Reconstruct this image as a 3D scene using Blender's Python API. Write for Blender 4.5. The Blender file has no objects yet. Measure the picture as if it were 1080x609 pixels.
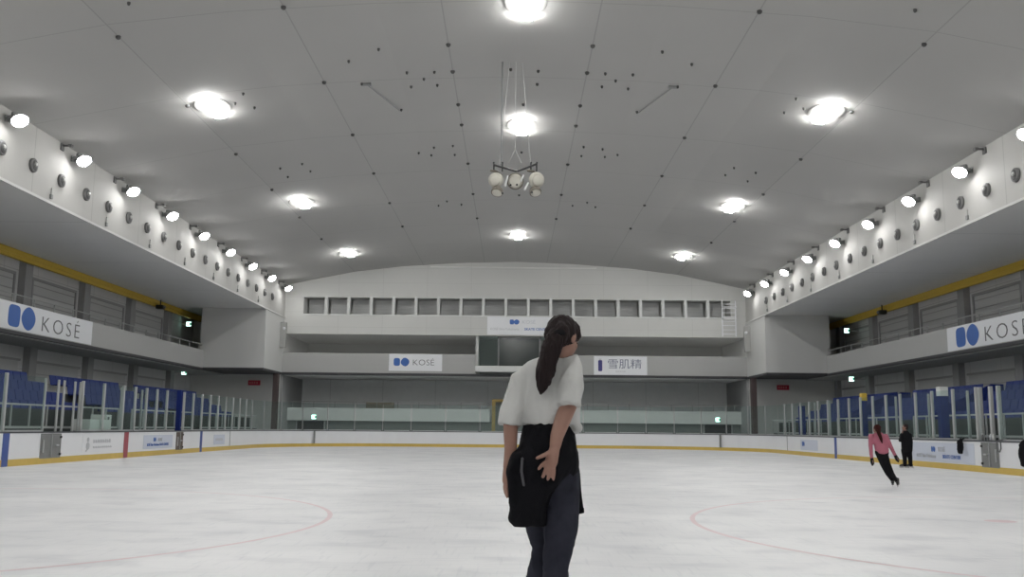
import bpy, bmesh, math, random
from mathutils import Vector, Matrix, noise
random.seed(7)
sc = bpy.context.scene
COL = sc.collection
PI = math.pi

# ------------------------------------------------------------------ camera, world, exposure
F = 1000.0; CX = -0.15; CZ = 1.26
PITCH = 0.1464374; YAW = -0.0014007; ROLL = math.radians(0.55)
fwd = Vector((math.sin(YAW)*math.cos(PITCH), math.cos(YAW)*math.cos(PITCH), math.sin(PITCH)))
rt = Vector((math.cos(YAW), -math.sin(YAW), 0)); up = rt.cross(fwd)
rt2 = rt*math.cos(ROLL) + up*math.sin(ROLL); up2 = -rt*math.sin(ROLL) + up*math.cos(ROLL)
cam_d = bpy.data.cameras.new('camera'); cam = bpy.data.objects.new('camera', cam_d); COL.objects.link(cam)
cam_d.sensor_width = 36; cam_d.lens = F/1080*36; cam_d.clip_end = 300
M = Matrix((rt2, up2, -fwd)).transposed().to_4x4(); M.translation = (CX, 0, CZ)
cam.matrix_world = M
sc.camera = cam
sc.view_settings.view_transform = 'Standard'; sc.view_settings.look = 'None'
sc.view_settings.gamma = 1; sc.view_settings.use_curve_mapping = False
EXPOSURE = -0.35
sc.view_settings.exposure = EXPOSURE
CEIL_L = 190.0      # radiance of the ceiling lamps
FLOOD_L = 75.0     # radiance of the wall floodlights
w = bpy.data.worlds.new('world'); sc.world = w; w.use_nodes = True
w.node_tree.nodes['Background'].inputs[0].default_value = (.5, .52, .55, 1)
w.node_tree.nodes['Background'].inputs[1].default_value = .05
sc.cycles.use_denoising = True
sc.cycles.max_bounces = 12; sc.cycles.diffuse_bounces = 8; sc.cycles.transparent_max_bounces = 24
sc.cycles.sample_clamp_indirect = 4

def at(px, py, Y):
    d = fwd + rt2*(px-540)/F + up2*(304.5-py)/F
    t = Y/d.y
    return Vector((CX, 0, CZ)) + d*t

# ------------------------------------------------------------------ materials
def mat(name, col, rough=.6, metal=0, emit=0, noise_amt=0, noise_scale=3, bump=0, bump_scale=40, spec=.5, stretch=None):
    m = bpy.data.materials.new(name); m.use_nodes = True
    nt = m.node_tree; b = nt.nodes['Principled BSDF']
    b.inputs['Base Color'].default_value = (*col, 1)
    b.inputs['Roughness'].default_value = rough; b.inputs['Metallic'].default_value = metal
    b.inputs['Specular IOR Level'].default_value = spec
    if emit:
        b.inputs['Emission Color'].default_value = (*col, 1); b.inputs['Emission Strength'].default_value = emit
    tc = nt.nodes.new('ShaderNodeTexCoord'); src = tc.outputs['Object']
    if stretch:
        mp = nt.nodes.new('ShaderNodeMapping'); mp.inputs['Scale'].default_value = stretch
        nt.links.new(src, mp.inputs['Vector']); src = mp.outputs['Vector']
    if noise_amt:
        n = nt.nodes.new('ShaderNodeTexNoise'); n.inputs['Scale'].default_value = noise_scale; n.inputs['Detail'].default_value = 5
        nt.links.new(src, n.inputs['Vector'])
        r = nt.nodes.new('ShaderNodeMix'); r.data_type = 'RGBA'
        r.inputs[6].default_value = (*[max(0, c*(1-noise_amt)) for c in col], 1)
        r.inputs[7].default_value = (*[min(1, c*(1+noise_amt)) for c in col], 1)
        nt.links.new(n.outputs['Fac'], r.inputs[0]); nt.links.new(r.outputs[2], b.inputs['Base Color'])
    if bump:
        n = nt.nodes.new('ShaderNodeTexNoise'); n.inputs['Scale'].default_value = bump_scale; n.inputs['Detail'].default_value = 4
        nt.links.new(src, n.inputs['Vector'])
        bp = nt.nodes.new('ShaderNodeBump'); bp.inputs['Strength'].default_value = bump; bp.inputs['Distance'].default_value = .02
        nt.links.new(n.outputs['Fac'], bp.inputs['Height']); nt.links.new(bp.outputs['Normal'], b.inputs['Normal'])
    return m

def seams(m, xs=(), yper=None, y0=0, zper=None, z0=0, wid=.02, dark=.55, axis_abs=True):
    """thin panel joints in a surface's colour, at fixed world places"""
    nt = m.node_tree; b = nt.nodes['Principled BSDF']
    g = nt.nodes.new('ShaderNodeNewGeometry'); s = nt.nodes.new('ShaderNodeSeparateXYZ')
    nt.links.new(g.outputs['Position'], s.inputs[0])
    def mth(op, a, bb):
        n = nt.nodes.new('ShaderNodeMath'); n.operation = op
        for i, v in enumerate((a, bb)):
            if v is None: continue
            if isinstance(v, (int, float)): n.inputs[i].default_value = v
            else: nt.links.new(v, n.inputs[i])
        return n.outputs[0]
    acc = None
    ax = mth('ABSOLUTE', s.outputs[0], None)
    lines = [mth('LESS_THAN', mth('ABSOLUTE', mth('SUBTRACT', ax, x), None), wid) for x in xs]
    for per, o0, o in ((yper, y0, s.outputs[1]), (zper, z0, s.outputs[2])):
        if per:
            fr = mth('FRACT', mth('DIVIDE', mth('ADD', o, 100*per-o0), per), None)
            lines.append(mth('LESS_THAN', fr, wid*1.6/per))
    for l in lines: acc = l if acc is None else mth('MAXIMUM', acc, l)
    mx = nt.nodes.new('ShaderNodeMix'); mx.data_type = 'RGBA'; mx.blend_type = 'MULTIPLY'
    nt.links.new(acc, mx.inputs[0])
    lk = b.inputs['Base Color'].links
    if lk: nt.links.new(lk[0].from_socket, mx.inputs[6])
    else: mx.inputs[6].default_value = b.inputs['Base Color'].default_value
    mx.inputs[7].default_value = (dark, dark, dark, 1)
    nt.links.new(mx.outputs[2], b.inputs['Base Color'])
    return m

m_ceil = seams(mat('ceiling_panel', (.425, .42, .41), .85, noise_amt=.03, noise_scale=.4), xs=(2.2, 6.5, 11.35), yper=5.72, y0=24.6, wid=.02, dark=.78)
m_wall = mat('wall_white', (.60, .60, .59), .7, noise_amt=.03, noise_scale=.5)
m_farwall = seams(mat('far_wall_white', (.60, .60, .585), .7, noise_amt=.03, noise_scale=.5), xs=(3.1, 6.2, 9.3, 12.4), zper=1.05, z0=11.3, wid=.012, dark=.85)
m_bright = mat('gallery_white', (.84, .84, .83), .8)
m_parapet = mat('parapet_grey', (.42, .42, .415), .7, noise_amt=.02)
m_slab = mat('slab_underside', (.36, .37, .37), .8)
m_facade = seams(mat('facade_white', (.46, .455, .44), .7, noise_amt=.04, noise_scale=.7), yper=4.5, y0=30.6, wid=.03, dark=.8)
m_soffit = seams(mat('soffit_grey', (.76, .755, .74), .8, noise_amt=.04, noise_scale=.6), yper=9.0, y0=35, wid=.03, dark=.75)
m_outer = seams(mat('outer_wall_grey', (.62, .62, .625), .8, noise_amt=.06, noise_scale=.8), yper=3.0, y0=41, zper=1.1, z0=.4, wid=.02, dark=.72)
m_column = mat('column_grey', (.34, .34, .345), .8, noise_amt=.05)
m_window_grey = mat('shutter_grey', (.50, .505, .505), .6, noise_amt=.05, noise_scale=1)
m_lowwall = seams(mat('low_wall_grey', (.86, .865, .87), .8, noise_amt=.05), xs=(2, 6, 10, 14), wid=.02, dark=.8)
m_darkwall = mat('dark_wall', (.17, .185, .18), .8, noise_amt=.08, noise_scale=.6)
m_band = mat('parapet_white', (.68, .69, .68), .6, noise_amt=.02)
m_dark = mat('dark_edge', (.045, .045, .05), .6)
m_brown = mat('brown_column', (.09, .065, .065), .7)
m_rubber = mat('rubber_floor', (.60, .61, .62), .9, noise_amt=.1, noise_scale=2)
m_board = mat('board_white', (.82, .83, .86), .35, noise_amt=.04, noise_scale=1.2)
m_kick = mat('kick_yellow', (.62, .44, .10), .45, noise_amt=.12, noise_scale=3)
m_cap = mat('cap_dark', (.07, .075, .085), .5)
m_blue = mat('stripe_blue', (.05, .09, .30), .5)
m_red = mat('stripe_red', (.33, .07, .09), .5)
m_gate = mat('gate_grey', (.22, .225, .225), .45, metal=.3, noise_amt=.12, noise_scale=4)
m_alu = mat('aluminium', (.52, .53, .54), .4, metal=.55)
m_post = mat('post_metal', (.50, .51, .51), .45, metal=.3)
m_pad = mat('blue_pad', (.015, .03, .17), .8, spec=.2)
m_seat = mat('seat_blue', (.010, .028, .17), .7, noise_amt=.08, noise_scale=6)
m_seat_leg = mat('seat_support', (.05, .05, .06), .6)
m_tier = mat('tier_concrete', (.10, .105, .11), .85, noise_amt=.1)
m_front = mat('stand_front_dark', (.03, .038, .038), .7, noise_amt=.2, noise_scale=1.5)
m_yellow = mat('yellow_beam', (.62, .43, .06), .6, noise_amt=.06)
m_black = mat('black_plastic', (.02, .02, .022), .5)
m_sign = mat('sign_white', (.80, .81, .84), .5)
m_sign_blue = mat('sign_pale_blue', (.62, .66, .76), .5)
m_logo = mat('logo_blue', (.045, .13, .42), .5)
m_letter = mat('letter_grey', (.10, .10, .11), .5)
m_letter2 = mat('letter_pale', (.52, .53, .56), .5)
m_violet = mat('bottle_violet', (.05, .045, .20), .5)
m_led = mat('lamp_led', (1, 1, .97), .5, emit=CEIL_L)
m_flood = mat('lamp_flood', (1, .99, .97), .5, emit=FLOOD_L)
m_halo_disc = mat('lamp_halo_disc', (.425, .42, .41), .5)  # ceiling tone, for the added disc that catches the lamp halo
m_housing = mat('lamp_housing', (.42, .42, .41), .5, metal=.3)
m_nozzle = mat('nozzle_rim', (.13, .13, .13), .5)
m_nozzle_in = mat('nozzle_inner', (.06, .06, .06), .6)
m_exit = mat('exit_glow', (.62, 1, .86), .5, emit=5.5)
m_exit_g = mat('exit_green', (.02, .35, .18), .5, emit=.6)
m_redsign = mat('red_sign', (.40, .02, .05), .5)
m_gold = mat('gold_frame', (.36, .26, .09), .4, metal=.4)
m_tan = mat('tan_panel', (.36, .33, .26), .7)
m_cream = mat('speaker_cream', (.56, .54, .48), .45)
m_bronze = mat('speaker_bronze', (.16, .145, .12), .5)
m_skin = mat('skin', (.30, .165, .125), .55, noise_amt=.06, noise_scale=30)
m_hair = mat('dark_hair', (.011, .005, .0055), .6, spec=.22, bump=.5, bump_scale=90, stretch=(1, 1, .12))
m_shirt = mat('white_cotton', (.54, .54, .53), .85, bump=.35, bump_scale=18, stretch=(1, 1, .5))
m_pants = mat('slate_leggings', (.024, .025, .036), .85, noise_amt=.6, noise_scale=12, spec=.15)
m_jacket = mat('black_jacket', (.006, .006, .008), .85, bump=.6, bump_scale=16, spec=.12)
m_zip = mat('zip_grey', (.10, .10, .11), .4, metal=.5)
m_pink = mat('pink_top', (.42, .14, .19), .85, spec=.2)
m_blackcloth = mat('black_cloth', (.008, .008, .010), .85, spec=.15)
m_boot = mat('white_boot', (.55, .54, .52), .4)
m_bootb = mat('black_boot', (.02, .02, .02), .4)
m_blade = mat('steel_blade', (.6, .6, .6), .25, metal=1)
m_eye = mat('eye', (.05, .03, .02), .2)
m_lip = mat('lip', (.4, .15, .14), .5)
m_boxw = mat('white_box', (.62, .63, .61), .5)
m_rail = mat('rail_grey', (.45, .46, .46), .4, metal=.3)
m_iceline = mat('ice_line_red', (.72, .57, .60), .35, noise_amt=.1, noise_scale=4)

def glass_mat(name, col, glossy=.06, alpha=.1):
    m = bpy.data.materials.new(name); m.use_nodes = True; nt = m.node_tree; nt.nodes.clear()
    o = nt.nodes.new('ShaderNodeOutputMaterial'); t = nt.nodes.new('ShaderNodeBsdfTransparent'); t.inputs[0].default_value = (*col, 1)
    g = nt.nodes.new('ShaderNodeBsdfGlossy'); g.inputs['Roughness'].default_value = .12; g.inputs[0].default_value = (.9, .95, .95, 1)
    d = nt.nodes.new('ShaderNodeBsdfDiffuse'); d.inputs[0].default_value = (.45, .52, .50, 1)
    a = nt.nodes.new('ShaderNodeMixShader'); a.inputs[0].default_value = glossy
    b = nt.nodes.new('ShaderNodeMixShader'); b.inputs[0].default_value = alpha
    nt.links.new(t.outputs[0], a.inputs[1]); nt.links.new(g.outputs[0], a.inputs[2])
    nt.links.new(a.outputs[0], b.inputs[1]); nt.links.new(d.outputs[0], b.inputs[2])
    nt.links.new(b.outputs[0], o.inputs[0])
    return m
m_glass = glass_mat('clear_glass', (.90, .95, .94), .02, .03)
m_glassd = glass_mat('booth_glass', (.25, .32, .30), .05, .06)

# ice: pale, with long faint skate marks and clouded patches
m_ice = bpy.data.materials.new('ice'); m_ice.use_nodes = True
nt = m_ice.node_tree; b = nt.nodes['Principled BSDF']
tc = nt.nodes.new('ShaderNodeTexCoord')
def _noise(scale, sx, sy, rot=0, detail=6):
    mp = nt.nodes.new('ShaderNodeMapping'); mp.inputs['Scale'].default_value = (sx, sy, 1); mp.inputs['Rotation'].default_value = (0, 0, rot)
    n = nt.nodes.new('ShaderNodeTexNoise'); n.inputs['Scale'].default_value = scale; n.inputs['Detail'].default_value = detail
    nt.links.new(tc.outputs['Object'], mp.inputs[0]); nt.links.new(mp.outputs[0], n.inputs['Vector']); return n.outputs['Fac']
def _ramp(src, p0, p1, c0, c1):
    r = nt.nodes.new('ShaderNodeValToRGB'); r.color_ramp.elements[0].position = p0; r.color_ramp.elements[1].position = p1
    r.color_ramp.elements[0].color = (*c0, 1); r.color_ramp.elements[1].color = (*c1, 1); nt.links.new(src, r.inputs[0]); return r.outputs[0]
def _mul(a, bb):
    x = nt.nodes.new('ShaderNodeMix'); x.data_type = 'RGBA'; x.blend_type = 'MULTIPLY'; x.inputs[0].default_value = 1
    nt.links.new(a, x.inputs[6]); nt.links.new(bb, x.inputs[7]); return x.outputs[2]
c1 = _ramp(_noise(.5, 1, .8), .35, .65, (.75, .755, .775), (.85, .85, .865))
c2 = _ramp(_noise(1.6, .7, 1.0, .3), .30, .48, (.86, .865, .88), (1, 1, 1))
c3 = _ramp(_noise(1.2, 1, 12, .5), .33, .43, (.93, .935, .945), (1, 1, 1))
c4 = _ramp(_noise(1.5, 14, 1, .25), .33, .43, (.93, .935, .945), (1, 1, 1))
c = _mul(_mul(c1, c2), _mul(c3, c4)); nt.links.new(c, b.inputs['Base Color'])
b.inputs['Roughness'].default_value = .42; b.inputs['Specular IOR Level'].default_value = .3

# ------------------------------------------------------------------ helpers
def obj(name, bm, m, parent=None, smooth=False):
    me = bpy.data.meshes.new(name); bm.to_mesh(me); bm.free()
    if smooth:
        for p in me.polygons: p.use_smooth = True
    me.materials.append(m)
    o = bpy.data.objects.new(name, me); COL.objects.link(o)
    if parent is not None: o.parent = parent
    return o
def tag(o, label, cat, group=None, kind=None):
    if label: o['label'] = label
    if cat: o['category'] = cat
    if group: o['group'] = group
    if kind: o['kind'] = kind
    return o
def struct(name, bm, m, parent=None):
    o = obj(name, bm, m, parent)
    if parent is None: o['kind'] = 'structure'
    return o
def thing(name, label, cat, loc=(0, 0, 0), rz=0, group=None):
    o = bpy.data.objects.new(name, None); COL.objects.link(o); o.empty_display_size = .1
    o.location = loc; o.rotation_euler = (0, 0, rz)
    return tag(o, label, cat, group)
def dup(root, loc, rz, label, group=None):
    r = root.copy(); COL.objects.link(r); r.location = loc; r.rotation_euler = (0, 0, rz); r['label'] = label
    if group: r['group'] = group
    for ch in list(root.children):
        c = ch.copy(); COL.objects.link(c); c.parent = r
        for g in ch.children:
            d = g.copy(); COL.objects.link(d); d.parent = c
    return r
def bx(bm, x0, x1, y0, y1, z0, z1):
    v = [bm.verts.new((x, y, z)) for z in (min(z0, z1), max(z0, z1)) for y in (min(y0, y1), max(y0, y1)) for x in (min(x0, x1), max(x0, x1))]
    for f in ((0, 2, 3, 1), (4, 5, 7, 6), (0, 1, 5, 4), (2, 6, 7, 3), (0, 4, 6, 2), (1, 3, 7, 5)):
        bm.faces.new([v[i] for i in f])
    return bm
def box(*a): return bx(bmesh.new(), *a)
def boxes(*l):
    bm = bmesh.new()
    for a in l: bx(bm, *a)
    return bm
def bevel(bm, d, seg=2):
    bmesh.ops.bevel(bm, geom=bm.edges[:], offset=d, segments=seg, affect='EDGES', profile=.5); return bm
def prism(bm, pts, y0, y1, axes='xz'):
    """polygon pts extruded; axes xz: extruded along y, xy: along z, yz: along x"""
    def mk(p, t): return {'xz': (p[0], t, p[1]), 'xy': (p[0], p[1], t), 'yz': (t, p[0], p[1])}[axes]
    a = [bm.verts.new(mk(p, y0)) for p in pts]; bb = [bm.verts.new(mk(p, y1)) for p in pts]
    n = len(pts)
    bm.faces.new(a); bm.faces.new(bb[::-1])
    for i in range(n): bm.faces.new((a[i], bb[i], bb[(i+1) % n], a[(i+1) % n]))
    bmesh.ops.recalc_face_normals(bm, faces=bm.faces[:])
    return bm
def cyl(bm, p0, p1, r0, r1=None, n=12):
    return sweep(bm, [p0, p1], [r0, r0 if r1 is None else r1], n, cap=False)
def sweep(bm, pts, rad, n=16, cap=True, up=(0, 0, 1), squash=None):
    """tube through pts; rad = radius or (a,b) pairs (b along the most horizontal/'up' side axis)"""
    pts = [Vector(p) for p in pts]; rings = []
    rad = [(r, r) if not isinstance(r, (tuple, list)) else r for r in rad]
    if cap:   # rounded ends
        d0 = (pts[0]-pts[1]).normalized(); d1 = (pts[-1]-pts[-2]).normalized()
        P = []; R = []
        for k in (0.98, .8, .5): P.append(pts[0]+d0*min(rad[0])*k*.9); R.append(tuple(q*math.sqrt(1-k*k) for q in rad[0]))
        P += pts; R += rad
        for k in (.5, .8, 0.98): P.append(pts[-1]+d1*min(rad[-1])*k*.9); R.append(tuple(q*math.sqrt(1-k*k) for q in rad[-1]))
    else: P, R = pts, rad
    upv = Vector(up); prevx = None
    for i, p in enumerate(P):
        t = (P[min(i+1, len(P)-1)]-P[max(i-1, 0)]).normalized()
        if prevx is None:
            x = t.cross(upv)
            if x.length < .15: x = t.cross(Vector((0, 1, 0)))
            x.normalize()
        else:
            x = (prevx - t*prevx.dot(t)).normalized()
        y = x.cross(t).normalized(); prevx = x
        rings.append([bm.verts.new(p + x*R[i][0]*math.cos(a) + y*R[i][1]*math.sin(a)) for a in [2*PI*k/n for k in range(n)]])
    for i in range(len(rings)-1):
        for k in range(n): bm.faces.new((rings[i][k], rings[i][(k+1) % n], rings[i+1][(k+1) % n], rings[i+1][k]))
    bm.faces.new(rings[0][::-1]); bm.faces.new(rings[-1])
    return bm
def ell(bm, c, r, rot=None, u=20, v=14):
    mtx = Matrix.Translation(c) @ (rot.to_4x4() if rot else Matrix.Identity(4)) @ Matrix.Diagonal((r[0], r[1], r[2], 1))
    bmesh.ops.create_uvsphere(bm, u_segments=u, v_segments=v, radius=1, matrix=mtx); return bm
def loft(bm, rings, n=32, pw=2.3):
    """rings: (center x, center y, z, half width x, half depth y); superellipse sections"""
    R = []
    for cx, cy, z, a, bb in rings:
        r = []
        for k in range(n):
            t = 2*PI*k/n; c, s = math.cos(t), math.sin(t)
            r.append(bm.verts.new((cx+a*math.copysign(abs(c)**(2/pw), c), cy+bb*math.copysign(abs(s)**(2/pw), s), z)))
        R.append(r)
    for i in range(len(R)-1):
        for k in range(n): bm.faces.new((R[i][k], R[i][(k+1) % n], R[i+1][(k+1) % n], R[i+1][k]))
    bm.faces.new(R[0][::-1]); bm.faces.new(R[-1])
    bmesh.ops.recalc_face_normals(bm, faces=bm.faces[:])
    return bm
def fuse(name, bm, m, parent, voxel, smooth_it=2, wrinkle=None):
    """closed shapes fused to one continuous skin"""
    bmesh.ops.recalc_face_normals(bm, faces=bm.faces[:])
    o = obj(name, bm, m, parent)
    md = o.modifiers.new('r', 'REMESH'); md.mode = 'VOXEL'; md.voxel_size = voxel; md.use_smooth_shade = True
    if smooth_it:
        s = o.modifiers.new('s', 'SMOOTH'); s.factor = .5; s.iterations = smooth_it
    dg = bpy.context.evaluated_depsgraph_get(); dg.update()
    me = bpy.data.meshes.new_from_object(o.evaluated_get(dg))
    o.modifiers.clear(); old = o.data; o.data = me; bpy.data.meshes.remove(old); me.name = name
    if not me.materials: me.materials.append(m)
    if wrinkle:
        amp, fx, fz = wrinkle
        cs = [(v.index, v.co.copy(), v.normal.copy()) for v in me.vertices]
        for i, co, nn in cs:
            n1 = noise.noise(Vector((co.x*fx+co.z*2, co.y*fx, co.z*fz))); n2 = noise.noise(Vector((co.x*fx*1.9+9-co.z*4, co.y*fx*1.9, co.z*fz*1.6)))
            d = (.45-abs(n1)*2) + .5*(.4-abs(n2)*2)
            me.vertices[i].co = co + nn*d*amp
    for p in me.polygons: p.use_smooth = True
    return o
def text(name, body, size, m, parent, origin, right, upv, sx=1, depth=.01, thin=0, align='LEFT', gap=1):
    cu = bpy.data.curves.new(name, 'FONT'); cu.body = body; cu.size = size; cu.extrude = depth/2; cu.resolution_u = 3
    cu.offset = thin; cu.space_character = gap; cu.align_x = align
    t = bpy.data.objects.new(name+'_c', cu); COL.objects.link(t)
    dg = bpy.context.evaluated_depsgraph_get(); dg.update()
    me = bpy.data.meshes.new_from_object(t.evaluated_get(dg)); bpy.data.objects.remove(t)
    R = Vector(right).normalized(); U = Vector(upv).normalized(); N = R.cross(U)
    mx = Matrix((R*sx, U, N)).transposed().to_4x4(); mx.translation = Vector(origin)
    me.transform(mx); me.name = name; me.materials.clear(); me.materials.append(m)
    o = bpy.data.objects.new(name, me); COL.objects.link(o); o.parent = parent
    return o
def flat(name, polys, m, parent, origin, right, upv, depth=.02):
    """flat shapes (u,v polygons) on a plane with a little thickness"""
    R = Vector(right); U = Vector(upv); N = R.cross(U); O = Vector(origin); bm = bmesh.new()
    for p in polys:
        a = [bm.verts.new(O+R*u+U*v+N*depth) for u, v in p]; bb = [bm.verts.new(O+R*u+U*v) for u, v in p]; n = len(p)
        bm.faces.new(a); bm.faces.new(bb[::-1])
        for i in range(n): bm.faces.new((a[i], bb[i], bb[(i+1) % n], a[(i+1) % n]))
    bmesh.ops.recalc_face_normals(bm, faces=bm.faces[:])
    return obj(name, bm, m, parent)
def rrect(x0, x1, y0, y1, r, bulge=0, n=5):
    out = []
    for cx, cy, a0 in ((x1-r, y1-r, 0), (x0+r, y1-r, 90), (x0+r, y0+r, 180), (x1-r, y0+r, 270)):
        for k in range(n+1):
            a = math.radians(a0+90*k/n); out.append((cx+r*math.cos(a), cy+r*math.sin(a)))
    return out
def blob(cx, cy, rx, ry, pw, tilt=0, n=28):
    out = []
    for k in range(n):
        t = 2*PI*k/n; c, s = math.cos(t), math.sin(t)
        x = rx*math.copysign(abs(c)**(2/pw), c); y = ry*math.copysign(abs(s)**(2/pw), s)
        out.append((cx+x*math.cos(tilt)-y*math.sin(tilt), cy+x*math.sin(tilt)+y*math.cos(tilt)))
    return out
def logo_polys(u, v, hgt):
    """blue mark: upright rounded block and a rounded lozenge beside it"""
    return [blob(u+.34*hgt, v+.5*hgt, .33*hgt, .5*hgt, 4.2), blob(u+1.22*hgt, v+.5*hgt, .47*hgt, .54*hgt, 1.55, .22)]
ORD = ['nearest', 'second', 'third', 'fourth', 'fifth', 'sixth', 'seventh', 'eighth', 'ninth', 'tenth', 'eleventh', 'twelfth', 'thirteenth', 'fourteenth', 'fifteenth', 'sixteenth', 'seventeenth', 'eighteenth', 'nineteenth', 'twentieth']
for k in range(21, 61):
    t = {2: 'twenty', 3: 'thirty', 4: 'forty', 5: 'fifty'}.get(k//10, 'sixty')
    ORD.append(t+'-'+['th', 'first', 'second', 'third', 'fourth', 'fifth', 'sixth', 'seventh', 'eighth', 'ninth'][k % 10] if k % 10 else {'twenty': 'twentieth', 'thirty': 'thirtieth', 'forty': 'fortieth', 'fifty': 'fiftieth', 'sixty': 'sixtieth'}[t])
def nth(k): return 'nearest' if k == 0 else ORD[k]

# ------------------------------------------------------------------ room shell
YF = 66.0; YN = -16.0
PROF = [(-16.35, 11.05), (-14, 11.55), (-11.3, 12.1), (-8, 12.5), (-4, 12.78), (0, 12.9), (4, 12.78), (8, 12.5), (11.3, 12.1), (14, 11.55), (16.35, 11.05)]
def ceil_z(x):
    x = abs(x); P = PROF[5:]
    for (a, za), (bb, zb) in zip(P, P[1:]):
        if x <= bb: return za+(zb-za)*(x-a)/(bb-a)
    return 11.05
struct('ceiling', prism(bmesh.new(), PROF+[(16.35, 13.4), (-16.35, 13.4)], YN, YF+2.5), m_ceil)
struct('floor', box(-24, 24, YN, 75, -.25, -.03), m_rubber)
def rink_outline(hw, r, yf, yn=-14, n=14):
    pts = [(-hw, yn)]
    pts += [(-hw+r-r*math.cos(math.radians(90*k/n)), yf-r+r*math.sin(math.radians(90*k/n))) for k in range(n+1)]
    pts += [(hw-r+r*math.sin(math.radians(90*k/n)), yf-r+r*math.cos(math.radians(90*k/n))) for k in range(n+1)]
    pts += [(hw, yn)]
    return pts
ICE = rink_outline(15, 8.2, 63.0)
ice = obj('floor_ice', prism(bmesh.new(), ICE, -.03, 0, 'xy'), m_ice); ice['kind'] = 'structure'
# red face-off circles painted in the ice
def arc_ring(cx, cy, r, w, z=.002, n=96):
    bm = bmesh.new(); a = []; bb = []
    for k in range(n):
        t = 2*PI*k/n
        a.append(bm.verts.new((cx+(r-w/2)*math.cos(t), cy+(r-w/2)*math.sin(t), z))); bb.append(bm.verts.new((cx+(r+w/2)*math.cos(t), cy+(r+w/2)*math.sin(t), z)))
    for k in range(n): bm.faces.new((a[k], bb[k], bb[(k+1) % n], a[(k+1) % n]))
    return bm
for s, side in ((-1, 'left'), (1, 'right')):
    o = obj('ice_circle', arc_ring(s*8.65-.15, 12.85, 6.15, .07), m_iceline)
    tag(o, 'faint red face-off circle in the ice, on the %s half' % side, 'ice marking', 'red circles painted in the ice')
bm = bmesh.new(); bmesh.ops.create_circle(bm, cap_ends=True, radius=.22, segments=24, matrix=Matrix.Translation((6.9, 14.0, .002)))
tag(obj('face_off_spot', bm, m_iceline), 'faint red spot in the ice inside the right circle', 'ice marking')

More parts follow.
